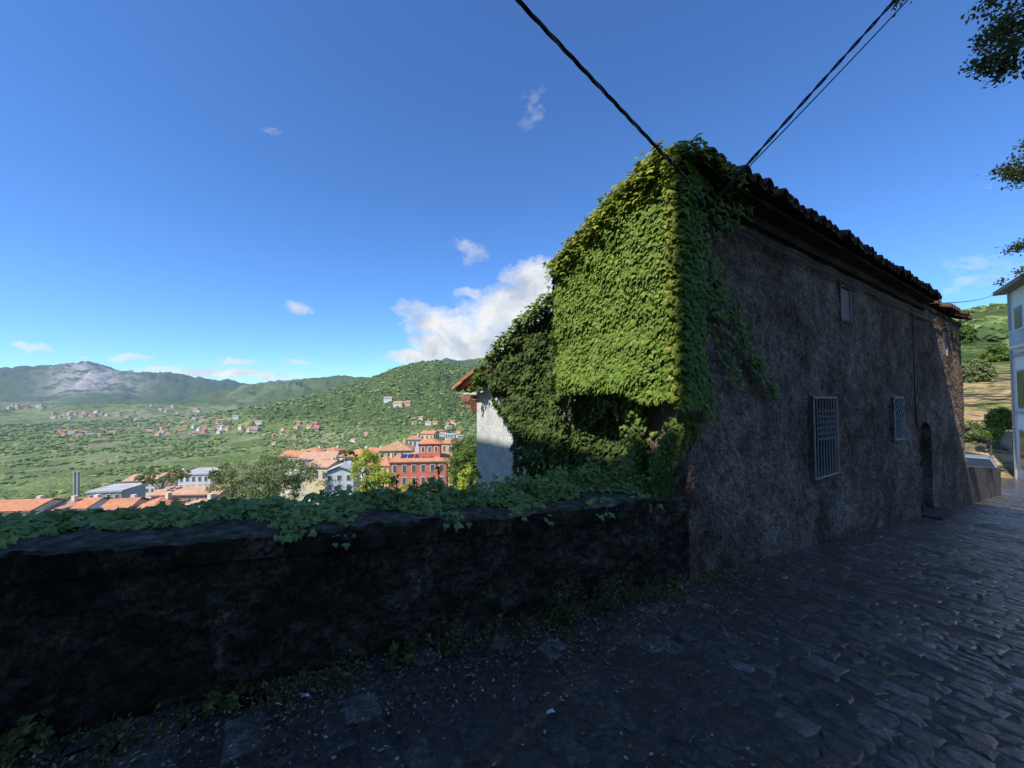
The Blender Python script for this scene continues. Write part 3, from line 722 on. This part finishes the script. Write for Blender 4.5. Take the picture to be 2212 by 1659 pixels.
# ---------------------------------------------------------------- town houses
def hbuild(name,label,cat_,pl,pr,ye,yb,Y,depth,rot,wall,roof,kind='hip',rise=None,wins=None,group=None,wm_=None,eave=.5):
    c=P((pl+pr)/2,ye,Y); w=(pr-pl)/FX*Y; ze=c.z; zb=P((pl+pr)/2,yb,Y).z
    ca,sa=math.cos(rot),math.sin(rot); w_=w/(abs(ca)+abs(sa)*depth/w if w else 1)
    ax=Vector((ca,sa,0)); ay=Vector((-sa,ca,0)); cc=Vector((c.x,c.y,0))+ay*depth*.5
    gz=min(H(cc.x,cc.y)-2,zb)
    t=thing(name,(cc.x,cc.y,zb),label,cat_,group)
    def Q(i,j,z,ov=0): 
        v=cc+ax*i*(w_/2+ov)+ay*j*(depth/2+ov); return (v.x,v.y,z)
    g=G(); g.hexa([Q(-1,-1,gz),Q(1,-1,gz),Q(1,1,gz),Q(-1,1,gz),Q(-1,-1,ze),Q(1,-1,ze),Q(1,1,ze),Q(-1,1,ze)])
    rise=rise or depth*.2
    if kind=='gable': g.poly([Q(-1,-1,ze),Q(-1,1,ze),Q(-1,0,ze+rise)]); g.poly([Q(1,-1,ze),Q(1,1,ze),Q(1,0,ze+rise)])
    if kind=='front': g.poly([Q(-1,-1,ze),Q(1,-1,ze),Q(0,-1,ze+rise)])
    g.build('wall',wall,t)
    g=G(); e=eave
    lo=[Q(-1,-1,ze+.02,e),Q(1,-1,ze+.02,e),Q(1,1,ze+.02,e),Q(-1,1,ze+.02,e)]
    if kind=='hip':
        k=max(0,1-depth/w_) ; r0=Q(-k,0,ze+rise); r1=Q(k,0,ze+rise)
        up=[Vector(v)+Vector((0,0,.2)) for v in lo]
        g.poly(lo[::-1])
        for a_,b2 in ((0,1),(1,2),(2,3),(3,0)): g.poly([lo[a_],lo[b2],up[b2],up[a_]])
        g.poly([up[0],up[1],r1,r0]); g.poly([up[2],up[3],r0,r1]); g.poly([up[1],up[2],r1]); g.poly([up[3],up[0],r0])
    elif kind=='gable':
        for dz in (0,.22): g.poly([Vector(lo[0])+Vector((0,0,dz)),Vector(lo[1])+Vector((0,0,dz)),Vector(Q(1,0,ze+rise+dz,e)),Vector(Q(-1,0,ze+rise+dz,e))]); g.poly([Vector(lo[2])+Vector((0,0,dz)),Vector(lo[3])+Vector((0,0,dz)),Vector(Q(-1,0,ze+rise+dz,e)),Vector(Q(1,0,ze+rise+dz,e))])
    elif kind=='front':
        for dz in (.05,.25): g.poly([Vector(lo[0])+Vector((0,0,dz)),Vector(lo[3])+Vector((0,0,dz)),Vector(Q(0,1,ze+rise+dz,e)),Vector(Q(0,-1,ze+rise+dz,e))]); g.poly([Vector(lo[1])+Vector((0,0,dz)),Vector(lo[2])+Vector((0,0,dz)),Vector(Q(0,1,ze+rise+dz,e)),Vector(Q(0,-1,ze+rise+dz,e))])
    else:
        g.hexa([Q(-1,-1,ze+.02,.3),Q(1,-1,ze+.02,.3),Q(1,1,ze+.02,.3),Q(-1,1,ze+.02,.3),Q(-1,-1,ze+.5,.3),Q(1,-1,ze+.5,.3),Q(1,1,ze+.5,.3),Q(-1,1,ze+.5,.3)])
    rf=g.build('roof',roof,t)
    if kind!='flat':
        g=G(); v=cc+ax*w_*.2+ay*depth*.1; g.obox(v,ax[:2],ay[:2],.4,.4,ze+rise*.4,ze+rise+.7); g.build('chimney',wall,rf)
    if wins:
        nx,rows=wins
        for side in ((0,1) if rot!=0 else (0,)):
            L_=w_ if side==0 else depth; n=nx if side==0 else max(2,int(nx*depth/w_))
            sg=-1 if rot>0 else 1
            for r in range(rows):
                for i in range(n):
                    f=(i+.5)/n*2-1; zc=ze-(ze-zb)*(r+.5)/rows; hh=(ze-zb)/rows*.27; hw=min(.55,L_/n*.2)
                    if side==0: v=cc+ax*f*w_/2-ay*(depth/2+.03); o1,o2=ax,ay
                    else: v=cc+ay*f*depth/2+ax*sg*(w_/2+.03); o1,o2=ay,ax
                    g=G(); g.obox(v,o1[:2],o2[:2],hw+.15,.05,zc-hh-.12,zc+hh+.12); wo=g.build('window',wm_ or whitep,t)
                    g=G(); g.obox(v,o1[:2],o2[:2],hw,.09,zc-hh,zc+hh); g.build('pane',winf,wo)
    return t,cc,ax,ay,w_,ze
r=hbuild('palazzo','large red palazzo with white window surrounds, rooftop solar panels and a small turret','building',840,968,998,1052,112,13,.12,wm['red'],rt[0],'hip',2.0,(6,2))
t,cc,ax,ay,w_,ze=r
tz=P(930,956,118).z; tc=P(930,952,118)
g=G(); g.obox((tc.x,tc.y,0),ax[:2],ay[:2],3.1,3.1,ze+.3,tz); g.build('turret',wm['red'],t)
g=G(); b=[(tc+ax*i*3.6+ay*j*3.6) for i,j in ((-1,-1),(1,-1),(1,1),(-1,1))]; b=[Vector((v.x,v.y,tz+.02)) for v in b]; ap=Vector((tc.x,tc.y,tz+1.7))
g.poly(b[::-1]); 
for i in range(4): g.poly([b[i],b[(i+1)%4],ap])
g.build('turret_roof',rt[0],t)
for i in (-1,0,1):
    v=Vector((tc.x,tc.y,0))+ax*i*1.9-ay*3.13; g=G(); g.obox(v,ax[:2],ay[:2],.55,.04,tz-2.6,tz-.7); wo=g.build('window',whitep,t); g=G(); g.obox(v,ax[:2],ay[:2],.35,.08,tz-2.4,tz-.9); g.build('pane',winf,wo)
cx_=cc-ay*3.4
for i in range(5):
    v=cx_+ax*(-4.6+i*2.0); g=G(); z=ze+1.05
    q=[v+ax*a_*.85+ay*b2*1.2 for a_,b2 in ((-1,-1),(1,-1),(1,1),(-1,1))]
    zs=[z-.35,z-.35,z+.55,z+.55]
    g.hexa([(q[k].x,q[k].y,zs[k]) for k in range(4)]+[(q[k].x,q[k].y,zs[k]+.12) for k in range(4)]); g.build('solar_panel',solar,t)
g=G(); g.obox(cc,ax[:2],ay[:2],w_/2+.15,6.65,ze-.45,ze-.02); g.build('cornice',wm['pink'],t)
hbuild('town_house','orange rendered house with tile roof right behind the red palazzo turret','house',935,985,958,1000,150,9,-.3,wm['orange'],rt[0],'hip',1.3,(3,2))
hbuild('town_house','yellow house with broad brown hipped roof behind the red palazzo','house',816,892,974,1010,142,12,.15,wm['yellow'],rt[2],'hip',3.0,(5,2))
hbuild('town_house','white house under a wide orange hipped roof, left of the yellow house','house',726,794,987,1012,150,11,-.2,wm['white'],rt[0],'hip',2.6,(4,1))
hbuild('town_house','pale yellow house with orange roof directly left of the red palazzo','house',790,846,1006,1045,120,9,-.2,wm['yellow'],rt[0],'hip',2.4,(3,2))
hbuild('modern_house','pale blue and white modern house with front gable behind the yellow-green tree','house',700,766,1022,1062,100,8,.15,wm['blue'],flatroof,'front',1.6,(3,2))
hbuild('town_house','cream house with faded orange gable roof above the large olive tree','house',645,724,993,1020,148,10,.2,wm['cream'],rt[1],'gable',2.2,(5,1))
hbuild('town_house','low cream house with orange roof, leftmost of the cluster above the olive tree','house',597,652,987,1005,172,10,-.2,wm['cream'],rt[0],'gable',2.0,(4,1))
hbuild('town_house','small white house with orange roof at the back of the cluster above the olive tree','house',645,690,976,990,200,9,-.2,wm['white'],rt[0],'hip',1.8,(3,1))
hbuild('town_house','pale yellow house with faded roof partly hidden by the olive tree','house',655,715,1010,1040,122,9,-.2,wm['yellow'],rt[1],'gable',1.6,(3,1))
hbuild('town_house','cream house with orange roof between the yellow house and the white orange-roofed house','house',780,822,980,1000,165,9,-.3,wm['cream'],rt[0],'gable',1.8,(3,1))
hbuild('town_house','small cream house with orange roof at the foot of the wooded hill','house',690,728,975,988,210,9,-.3,wm['cream'],rt[0],'hip',2,(3,1))
hbuild('town_house','small orange-roofed house behind the yellow house with brown roof','house',880,912,950,966,200,9,.2,wm['white'],rt[0],'hip',2,(3,1))
hbuild('apartment_building','white flat-roofed apartment building with windows, right of the umbrella pine','building',385,465,1026,1060,134,12,.15,wm['white'],flatroof,'flat',None,(6,2))
hbuild('apartment_building','long cream low building with windows left of the umbrella pine','building',268,335,1040,1066,134,10,.15,wm['cream'],rt[1],'gable',1.5,(6,2))
hbuild('warehouse','low grey flat-roofed shed in front of the long cream building','warehouse',190,262,1064,1085,104,9,.2,wm['grey'],flatroof,'flat',None,(4,1))
hbuild('town_house','long pink house with low faded roof under the umbrella pine','house',330,470,1070,1095,96,8,.1,wm['pink'],rt[1],'gable',1.3,(8,1))
hbuild('town_house','near house showing only its orange tile roof at the far left edge','house',-50,62,1106,1140,78,8,.12,wm['cream'],rt[0],'gable',1.3,(4,1))
hbuild('town_house','near house with orange tile roof, second from the left edge','house',72,126,1102,1140,82,7,-.15,wm['cream'],rt[1],'hip',1.3,(4,1))
hbuild('town_house','near house with orange tile roof, third from the left edge','house',130,186,1100,1140,84,7,.1,wm['white'],rt[0],'gable',1.4,(4,1))
hbuild('town_house','near house with bright orange tile roof below the grey shed','house',215,275,1104,1140,78,7,.25,wm['white'],rt[0],'gable',1.5,(4,1))
hbuild('town_house','near house with hipped orange roof between the grey shed and the pink house','house',282,336,1100,1140,80,7,-.2,wm['cream'],rt[0],'hip',1.7,(4,1))
hbuild('town_house','near house with faded orange tile roof below the long pink house','house',346,430,1108,1140,70,8,-.2,wm['cream'],rt[1],'hip',1.6,(4,1))
hbuild('town_house','small white house among trees left of the large olive tree','house',492,524,1040,1062,118,7,.2,wm['white'],rt[1],'gable',1.0,(2,1))
hbuild('town_house','small cream house with orange roof behind the umbrella pine','house',345,385,1028,1045,160,8,-.2,wm['cream'],rt[0],'gable',1.6,(3,1))
hbuild('apartment_building','distant white apartment block between the palazzo turret and the light green tree','building',960,985,940,956,260,8,.2,wm['white'],flatroof,'flat',None,(4,2))
hbuild('town_house','distant yellow house above the palazzo turret, right side','house',905,940,938,952,270,10,-.2,wm['yellow'],rt[0],'gable',2,(3,1))
ch=thing('factory_chimney',P(165,1070,150),'pair of slim pale concrete chimneys standing in the valley','chimney')
for px in (161,169):
    a_=P(px,1080,150); b2=P(px,1019,150); g=G(); g.tube([a_,b2],[.48,.38],10); g.tube([b2-Vector((0,0,.8)),b2-Vector((0,0,.2))],[.46,.46],10); g.build('stack',concrete,ch)
def proto(wall,roof,w,d,h,rs,name='farmhouse'):
    t=bpy.data.objects.new(name,None); ORG[t.name]=Vector((0,0,0))
    g=G(); g.obox((0,0,0),(1,0),(0,1),w/2,d/2,-8,h); g.poly([(-w/2,-d/2,h),(-w/2,d/2,h),(-w/2,0,h+rs)]); g.poly([(w/2,-d/2,h),(w/2,d/2,h),(w/2,0,h+rs)])
    a_=g.build('wall',wall,t)
    g=G(); e=.7
    for dz in (0,.35): g.poly([(-w/2-e,-d/2-e,h+dz-.2),(w/2+e,-d/2-e,h+dz-.2),(w/2+e,0,h+rs+dz),(-w/2-e,0,h+rs+dz)]); g.poly([(-w/2-e,d/2+e,h+dz-.2),(w/2+e,d/2+e,h+dz-.2),(w/2+e,0,h+rs+dz),(-w/2-e,0,h+rs+dz)])
    b2=g.build('roof',roof,t)
    ws=[]
    for i in (-.3,0,.3):
        g=G(); g.obox((i*w,-d/2-.05,0),(1,0),(0,1),.7,.06,h*.45,h*.8); ws.append(g.build('window',winf,t))
    return t,[a_,b2]+ws
protos=[proto(wm['cream'],rt[0],15,10,6.5,3.2),proto(wm['white'],rt[1],20,11,7,3.2),proto(wm['pink'],rt[0],13,10,7,3),proto(wm['yellow'],rt[0],16,10,6,2.8)]
first=[True]*4; FARP=[]
def far(px,py,lb,grp,sc=1,Y0=220):
    v=hit(px,py,Y0)
    if not v: return
    k=random.randrange(4); t,ch_=protos[k]
    if first[k]: o=t; first[k]=False; C.objects.link(o)
    else:
        o=t.copy(); C.objects.link(o)
        for q in ch_: c_=q.copy(); C.objects.link(c_); c_.parent=o
    o.location=v; o.rotation_euler=(0,0,random.uniform(-.6,.6)); o.scale=(sc,sc,sc); FARP.append((v.x,v.y,9*sc))
    tag(o,lb,'house',grp)
for (x0,x1,y0,y1,n,lb,grp,sc) in (
  (120,250,928,946,16,'pale valley house in the row of orange roofs at far left','row of valley houses at far left',1.3),
  (290,425,905,942,28,'valley house with orange roof in the village left of centre','village left of centre',1.3),
  (430,560,902,938,28,'valley house with orange roof in the village below the mid ridge','village below the mid ridge',1.3),
  (20,100,878,886,12,'tiny pale house in the far town at the foot of the blue mountain','far town at the mountain foot',2.6),
  (110,290,893,905,24,'tiny pale house on the plain below the blue mountain','houses on the far plain',2.2),
  (835,890,868,880,5,'house with orange roof high on the wooded hill','houses on the wooded hill',1.5),
  (640,700,912,938,7,'house standing among the trees on the lower hillside','houses on the lower hillside',1.2),
  (560,640,930,965,7,'house among trees just behind the town','houses just behind the town',.8),
  (880,1000,900,948,14,'house scattered on the slope below the wooded hill','houses below the wooded hill',.9),
  (720,800,935,958,4,'house half hidden on the slope behind the white orange-roofed house','houses on the near slope',.7),
  (320,450,878,896,12,'tiny house on the rise under the mid ridge','houses under the mid ridge',2.0)):
    for i in range(n): far(random.uniform(x0,x1),random.uniform(y0,y1),lb,grp,sc)
def ico(sub):
    bm=bmesh.new(); bmesh.ops.create_icosphere(bm,subdivisions=sub,radius=1); v=np.array([q.co[:] for q in bm.verts]); f=[tuple(x.index for x in q.verts) for q in bm.faces]; bm.free(); return v,f
I1,I2=ico(1),ico(2)
V=[];F=[];o=0;cnt=0
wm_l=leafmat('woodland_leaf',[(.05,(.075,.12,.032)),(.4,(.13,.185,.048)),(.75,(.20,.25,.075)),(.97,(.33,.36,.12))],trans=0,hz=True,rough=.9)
while cnt<34000:
    right=random.random()<.04
    a=random.uniform(48,56) if right else random.uniform(-56,3); r=math.exp(random.uniform(math.log(70 if right else 170),math.log(900 if right else 4800)))
    x=r*math.sin(math.radians(a)); y=r*math.cos(math.radians(a))
    cnt+=1
    px=1106+FX*x/y
    d=fr(x/160,y/160,2,4)+.3*fr(x/40,y/40,8,2)
    thr=.0 if r<1800 else -.15
    if px>560 and r>900: thr=-.9
    if d<thr: continue
    if any(abs(x-hx)+abs(y-hy-4)<hr*1.6 for hx,hy,hr in FARP): continue
    z=H(x,y)
    T=I2 if r<500 else I1
    rd_=(1.7+.0024*r)*random.uniform(.45,1.3)
    nb=3 if r<500 else 1
    for q in range(nb):
        rq=rd_*(1 if q==0 else .7)
        v=T[0]*(1+rng.normal(0,.24,(len(T[0]),1)))*np.array([rq*random.uniform(.9,1.4),rq,rq*random.uniform(.5,.85)])+np.array([x+(random.gauss(0,.9)*rd_ if q else 0),y,z+rd_*.2+(random.gauss(0,.2)*rd_ if q else 0)])
        V.append(v); F+=[tuple(o+j for j in f) for f in T[1]]; o+=len(v)
wl=mk('woodland',np.concatenate(V),F,wm_l); tag(wl,'dense green woodland covering the valley and hillsides','woodland',kind='stuff')
# ---------------------------------------------------------------- right side
g=G()
ss=np.arange(16.56,23.4,.35); 
for a_,b2 in zip(ss,ss[1:]):
    ta=interp(a_,[(16.5,-1.95),(23.2,-2.66)]); tb=interp(b2,[(16.5,-1.95),(23.2,-2.66)])
    g.hexa([W(a_,2.1,-4.5),W(b2,2.1,-4.5),W(b2,2.5,-4.5),W(a_,2.5,-4.5),W(a_,2.1,ta),W(b2,2.1,tb),W(b2,2.5,tb),W(a_,2.5,ta)])
lw=g.build('stone_wall',stonew); tag(lw,'low dark stone wall beyond the far end of the old house','wall')
def retaining(pts_,label):
    g=G()
    for (x,y,zt),(x2,y2,zt2) in zip(pts_,pts_[1:]):
        g.hexa([(x,y,-6),(x2,y2,-6),(x2+.3,y2+.4,-6),(x+.3,y+.4,-6),(x,y,zt),(x2,y2,zt2),(x2+.3,y2+.4,zt2),(x+.3,y+.4,zt)])
    tag(g.build('retaining_wall',simple('pale_rubble_stone',(.34,.28,.21),.95,.4,2.5,.9,.06)),label,'wall')
q=[P(2085,965,26),P(2130,962,26),P(2158,948,26),P(2185,940,25)]
retaining([tuple(v) for v in q],'rough stone retaining wall at the foot of the dry slope, behind the parked car')
g=G(); 
for i in range(20): g.sm(-4+i*1.75,-2.25+i*1.75,-4.75,-4.3,-6,road(-4+i*1.75)+1.0)
tag(g.build('boundary_wall',stonew),'low stone wall along the opposite side of the street','wall')
carloc=Vector((25.3,21.3,road(33)-.12)); car=thing('parked_car',carloc,'silver parked car behind the low stone wall','car')
ca_=math.radians(40); cx=Vector((math.cos(ca_),math.sin(ca_),0)); cy=Vector((-math.sin(ca_),math.cos(ca_),0))
def CP(x,y,z): v=carloc+cx*x+cy*y; return (v.x,v.y,carloc.z+z)
silver=simple('silver_car_paint',(.40,.42,.45),.3,.03,2,spec=.6,metal=.4); rub=simple('tyre_rubber',(.02,.02,.02),.8,.1,5)
prof=[(-2.0,.35),(-2.05,.6),(-1.95,.80),(-1.1,.92),(.9,.97),(1.9,.85),(2.08,.6),(2.05,.35)]
g=G(); 
def ext(g,pr,wl_,wt,ztop,zbot):
    o=len(g.v); n=len(pr)
    for sd in (-1,1):
        for x,z in pr: g.v.append(CP(x,sd*(wl_+(wt-wl_)*(z-zbot)/(ztop-zbot)),z))
    for i in range(n): g.f.append((o+i,o+(i+1)%n,o+n+(i+1)%n,o+n+i))
    g.f.append(tuple(o+i for i in range(n))[::-1]); g.f.append(tuple(o+n+i for i in range(n)))
ext(g,prof,.84,.82,.97,.35); ext(g,[(-.15,1.36),(.95,1.38),(1.35,1.32),(-.4,1.31)],.6,.58,1.4,1.3); g.build('body',silver,car)
g=G(); ext(g,[(-1.1,.93),(-.4,1.32),(1.3,1.33),(1.8,.90)],.79,.6,1.33,.90); g.build('greenhouse',glass,car)
for sd in (-1,1):
    for xx in ((-1.1,.94,-.4,1.33),(.4,.96,.45,1.34),(1.75,.92,1.3,1.34)):
        g=G(); g.tube([CP(xx[0],sd*.795,xx[1]),CP(xx[2],sd*.61,xx[3])],.035,5); g.build('pillar',silver,car)
for x in (-1.3,1.3):
    for sd in (-1,1):
        g=G(); g.tube([CP(x,sd*.70,.32),CP(x,sd*.87,.32)],.32,18); w=g.build('wheel',rub,car); g=G(); g.tube([CP(x,sd*.86,.32),CP(x,sd*.885,.32)],.19,12); g.build('rim',silver,w)
for sd in (-1,1):
    g=G(); g.tube([CP(-2.0,sd*.6,.68),CP(-2.06,sd*.6,.66)],.12,10); g.build('headlight',whitep,car)
F0=Vector((28.85,22.2,0)); fd=Vector((-.64,-.77,0)); fn=Vector((.77,-.64,0))
wh=thing('white_house',(26.5,18,-4.5),'tall white three-storey house with balcony at the right edge','house')
whm=simple('white_house_render',(.80,.76,.71),.85,.06,.8)
zt=6.0
g=G(); q=[F0,F0+fd*9,F0+fd*9+fn*9,F0+fn*9]; g.hexa([(v.x,v.y,-6) for v in q]+[(v.x,v.y,zt) for v in q]); g.build('wall',whm,wh)
g=G(); e=.5; q=[F0-fd*e-fn*e,F0+fd*(9+e)-fn*e,F0+fd*(9+e)+fn*(9+e),F0-fd*e+fn*(9+e)]; ap=[F0+fd*4+fn*4.5,F0+fd*5+fn*4.5]
g.hexa([(v.x,v.y,zt+.02) for v in q]+[(v.x,v.y,zt+.22) for v in q])
lo=[Vector((v.x,v.y,zt+.23)) for v in q]; a0=Vector((ap[0].x,ap[0].y,zt+2)); a1=Vector((ap[1].x,ap[1].y,zt+2))
g.poly([lo[0],lo[1],a1,a0]); g.poly([lo[2],lo[3],a0,a1]); g.poly([lo[1],lo[2],a1]); g.poly([lo[3],lo[0],a0]); g.build('roof',simple('grey_brown_eaves',(.22,.19,.17),.8),wh)
def face(a0_,a1_,z0_,z1_,out0,out1):
    q=[F0+fd*a0_-fn*out1,F0+fd*a1_-fn*out1,F0+fd*a1_-fn*out0,F0+fd*a0_-fn*out0]
    return [(v.x,v.y,z0_) for v in q]+[(v.x,v.y,z1_) for v in q]
for zf in (-3.9,-.6,2.9):
    for a_ in (.9,2.6,4.6):
        g=G(); g.hexa(face(a_-.1,a_+1.0,zf-.1,zf+2.1,.003,.04)); w=g.build('window',concrete,wh); g=G(); g.hexa(face(a_,a_+.9,zf,zf+2.0,.01,.055)); g.build('pane',glass,w)
g=G(); g.hexa(face(.8,9,2.68,2.8,.003,.26)); bal=g.build('balcony',whm,wh)
g=G(); g.hexa(face(.8,9,3.6,3.66,.20,.26))
for i in range(56): g.hexa(face(.8+i*.145,.835+i*.145,2.8,3.6,.22,.25))
g.build('railing',whitep,bal)
for zz0,zz1 in ((-.95,-.8),(2.25,2.44)):
    g=G(); g.hexa(face(-.02,9.02,zz0,zz1,.003,.08)); g.build('string_course',concrete,wh)
g=G(); a_=F0-fn*.1+fd*.35; g.tube([(a_.x,a_.y,zt),(a_.x,a_.y,-5)],.06,6); g.build('drainpipe',greyp,wh)
hbuild('hillside_house','small grey house with dark roof on the green hill beyond the old house','house',2078,2118,756,775,75,7,.3,wm['grey'],simple('dark_slate_roof',(.09,.085,.08),.8),'gable',1.2,(3,1))
hbuild('hillside_house','tiny white house near the crest of the green hill at right','house',2118,2150,690,697,240,8,.3,wm['white'],flatroof,'flat',None,(4,1))
# unseen tall building, added behind the camera to shade street and facade
ac=thing('shade_building',W(-8,-4,-1.5),'unseen tall pale plastered building added up the street to shade it','building')
pl_=stucco('ochre_plaster',[(.50,.38,.26),(.60,.48,.35),(.70,.58,.45)],pit=False)
HT=22.4
KM=.258; ME=2.05-8.1*KM  # side edge slanted along the sun so its shadow misses the gable ivy
g=G(); q=[(-14,-14),(-5,-14),(-5,ME),(-14,ME-9*KM)]; g.hexa([W(a_,b2,-3.6) for a_,b2 in q]+[W(a_,b2,HT) for a_,b2 in q]); g.build('wall',pl_,ac)
g=G(); g.sm(-14,-5.003,ME+.003,11,-9,8.75); g.build('wing_wall',pl_,ac)  # added lower wing keeps sun off the parapet and lower ivy
g=G(); g.hexa([W(a_,b2,HT+.003) for a_,b2 in q]+[W(a_,b2,HT+.3) for a_,b2 in q]); g.build('roof',tile_old,ac)
g=G(); g.sm(-14.3,-4.9,ME+.05,11.2,8.753,8.95); g.build('wing_roof',tile_old,ac)
for i in range(4):
    for k in range(6):
        m=-12.5+i*2.9; z=1+k*3.5; g=G(); g.sm(-4.997,-4.94,m,m+1.1,z,z+1.7); g.build('shutter',greyp,ac)
# ---------------------------------------------------------------- world
EL=math.radians(48)
sv=Vector((-.8358*.968+.549*.25,-.549*.968-.8358*.25,0)).normalized(); sun_v=Vector((sv.x*math.cos(EL),sv.y*math.cos(EL),math.sin(EL)))
sl=bpy.data.lights.new('Sun','SUN'); sl.energy=4.8; sl.angle=math.radians(.5); sl.color=(1,.95,.86)
so=bpy.data.objects.new('Sun',sl); C.objects.link(so); so.rotation_euler=sun_v.to_track_quat('Z','Y').to_euler()
w=bpy.data.worlds.new('World'); bpy.context.scene.world=w; w.use_nodes=True; nt=w.node_tree; nt.nodes.clear()
sky=nd(nt,'ShaderNodeTexSky',sky_type='NISHITA'); sky.sun_disc=False; sky.sun_elevation=EL; sky.sun_rotation=math.atan2(sv.x,sv.y); sky.altitude=600; sky.air_density=1.0; sky.dust_density=.2; sky.ozone_density=3
gen=nd(nt,'ShaderNodeTexCoord').outputs['Generated']
tint=mix(nt,1.0,sky.outputs[0],(.72,1.12,1.62),'MULTIPLY')
bg=nd(nt,'ShaderNodeBackground',{'Color':tint,'Strength':.135})
n0=nd(nt,'ShaderNodeTexNoise',{'Vector':gen,'Scale':8,'Detail':7,'Roughness':.62})
wv=nd(nt,'ShaderNodeVectorMath',{0:n0.outputs['Color'],1:(.5,.5,.5)},operation='SUBTRACT')
wv2=nd(nt,'ShaderNodeVectorMath',{0:wv.outputs[0],1:(.15,.15,.07)},operation='MULTIPLY')
wv3=nd(nt,'ShaderNodeVectorMath',{0:gen,1:wv2.outputs[0]},operation='ADD')
sp=nd(nt,'ShaderNodeSeparateXYZ',{0:wv3.outputs[0]})
azn=mth(nt,'ARCTAN2',sp.outputs[0],sp.outputs[1]); eln=mth(nt,'ARCSINE',sp.outputs[2])
stv=nd(nt,'ShaderNodeVectorMath',{0:gen,1:(1,1,1.9)},operation='MULTIPLY').outputs[0]
fine=nd(nt,'ShaderNodeTexNoise',{'Vector':stv,'Scale':16,'Detail':9,'Roughness':.66,'Distortion':.3}).outputs['Fac']
acc=None
for (px,py,rx,ry,amp) in ((1130,690,140,80,1.35),(1060,752,180,45,1.5),(960,705,100,45,1.05),(905,668,60,30,.85),(1165,610,75,60,1.15),(1024,545,44,30,.66),(895,775,80,18,.95),(1230,700,90,90,1.5),
     (628,666,50,22,.72),(66,745,60,14,.8),(180,768,50,8,.55),(285,772,70,14,.86),(505,786,75,10,.78),(500,812,190,11,.98),(590,278,44,20,.46),(1150,245,50,70,.46),(2100,600,240,70,.46),(2130,395,40,12,.5),(1010,635,40,16,.66),(640,788,60,8,.55)):
    d=Vector(ray(px,py)).normalized(); a0=math.atan2(d.x,d.y); e0=math.asin(d.z)
    d1=Vector(ray(px+rx,py)).normalized(); ra=abs(math.atan2(d1.x,d1.y)-a0); d2=Vector(ray(px,py-ry)).normalized(); re=abs(math.asin(d2.z)-e0)
    X=mth(nt,'MULTIPLY',mth(nt,'SUBTRACT',azn,a0),1/ra); X=mth(nt,'MULTIPLY',X,X)
    Yy=mth(nt,'MULTIPLY',mth(nt,'SUBTRACT',eln,e0),1/re); Yy=mth(nt,'MULTIPLY',Yy,Yy)
    v=mth(nt,'MULTIPLY',mth(nt,'SUBTRACT',1.6,mth(nt,'ADD',X,Yy)),amp/1.6,clamp=True)
    acc=v if acc is None else mth(nt,'MAXIMUM',acc,v)
den=mth(nt,'SUBTRACT',mth(nt,'MULTIPLY',acc,1.5),mth(nt,'MULTIPLY',fine,2.0))
den=mth(nt,'MULTIPLY',mth(nt,'ADD',den,.42),1.15,clamp=True)
den=mth(nt,'MULTIPLY',den,mth(nt,'MULTIPLY',acc,2.2,clamp=True),clamp=True)
ccol=ramp(nt,nd(nt,'ShaderNodeTexNoise',{'Vector':wv3.outputs[0],'Scale':12,'Detail':7}).outputs['Fac'],[(.36,(.60,.67,.77)),(.56,(.97,.98,.99))])
bg2=nd(nt,'ShaderNodeBackground',{'Color':ccol,'Strength':.93})
ms=nd(nt,'ShaderNodeMixShader',{0:mth(nt,'MULTIPLY',den,.97),1:bg.outputs[0],2:bg2.outputs[0]})
ow=nd(nt,'ShaderNodeOutputWorld',{0:ms.outputs[0]})
# ---------------------------------------------------------------- camera
cam=bpy.data.cameras.new('Camera'); cam.sensor_width=36; cam.lens=FX/2212*36; cam.clip_end=60000; cam.clip_start=.05
co=bpy.data.objects.new('Camera',cam); C.objects.link(co); co.location=(0,0,0); co.rotation_euler=(math.pi/2+PITCH,0,0)
bpy.context.scene.camera=co
vs=bpy.context.scene.view_settings; vs.view_transform='Standard'; vs.look='None'; vs.exposure=0
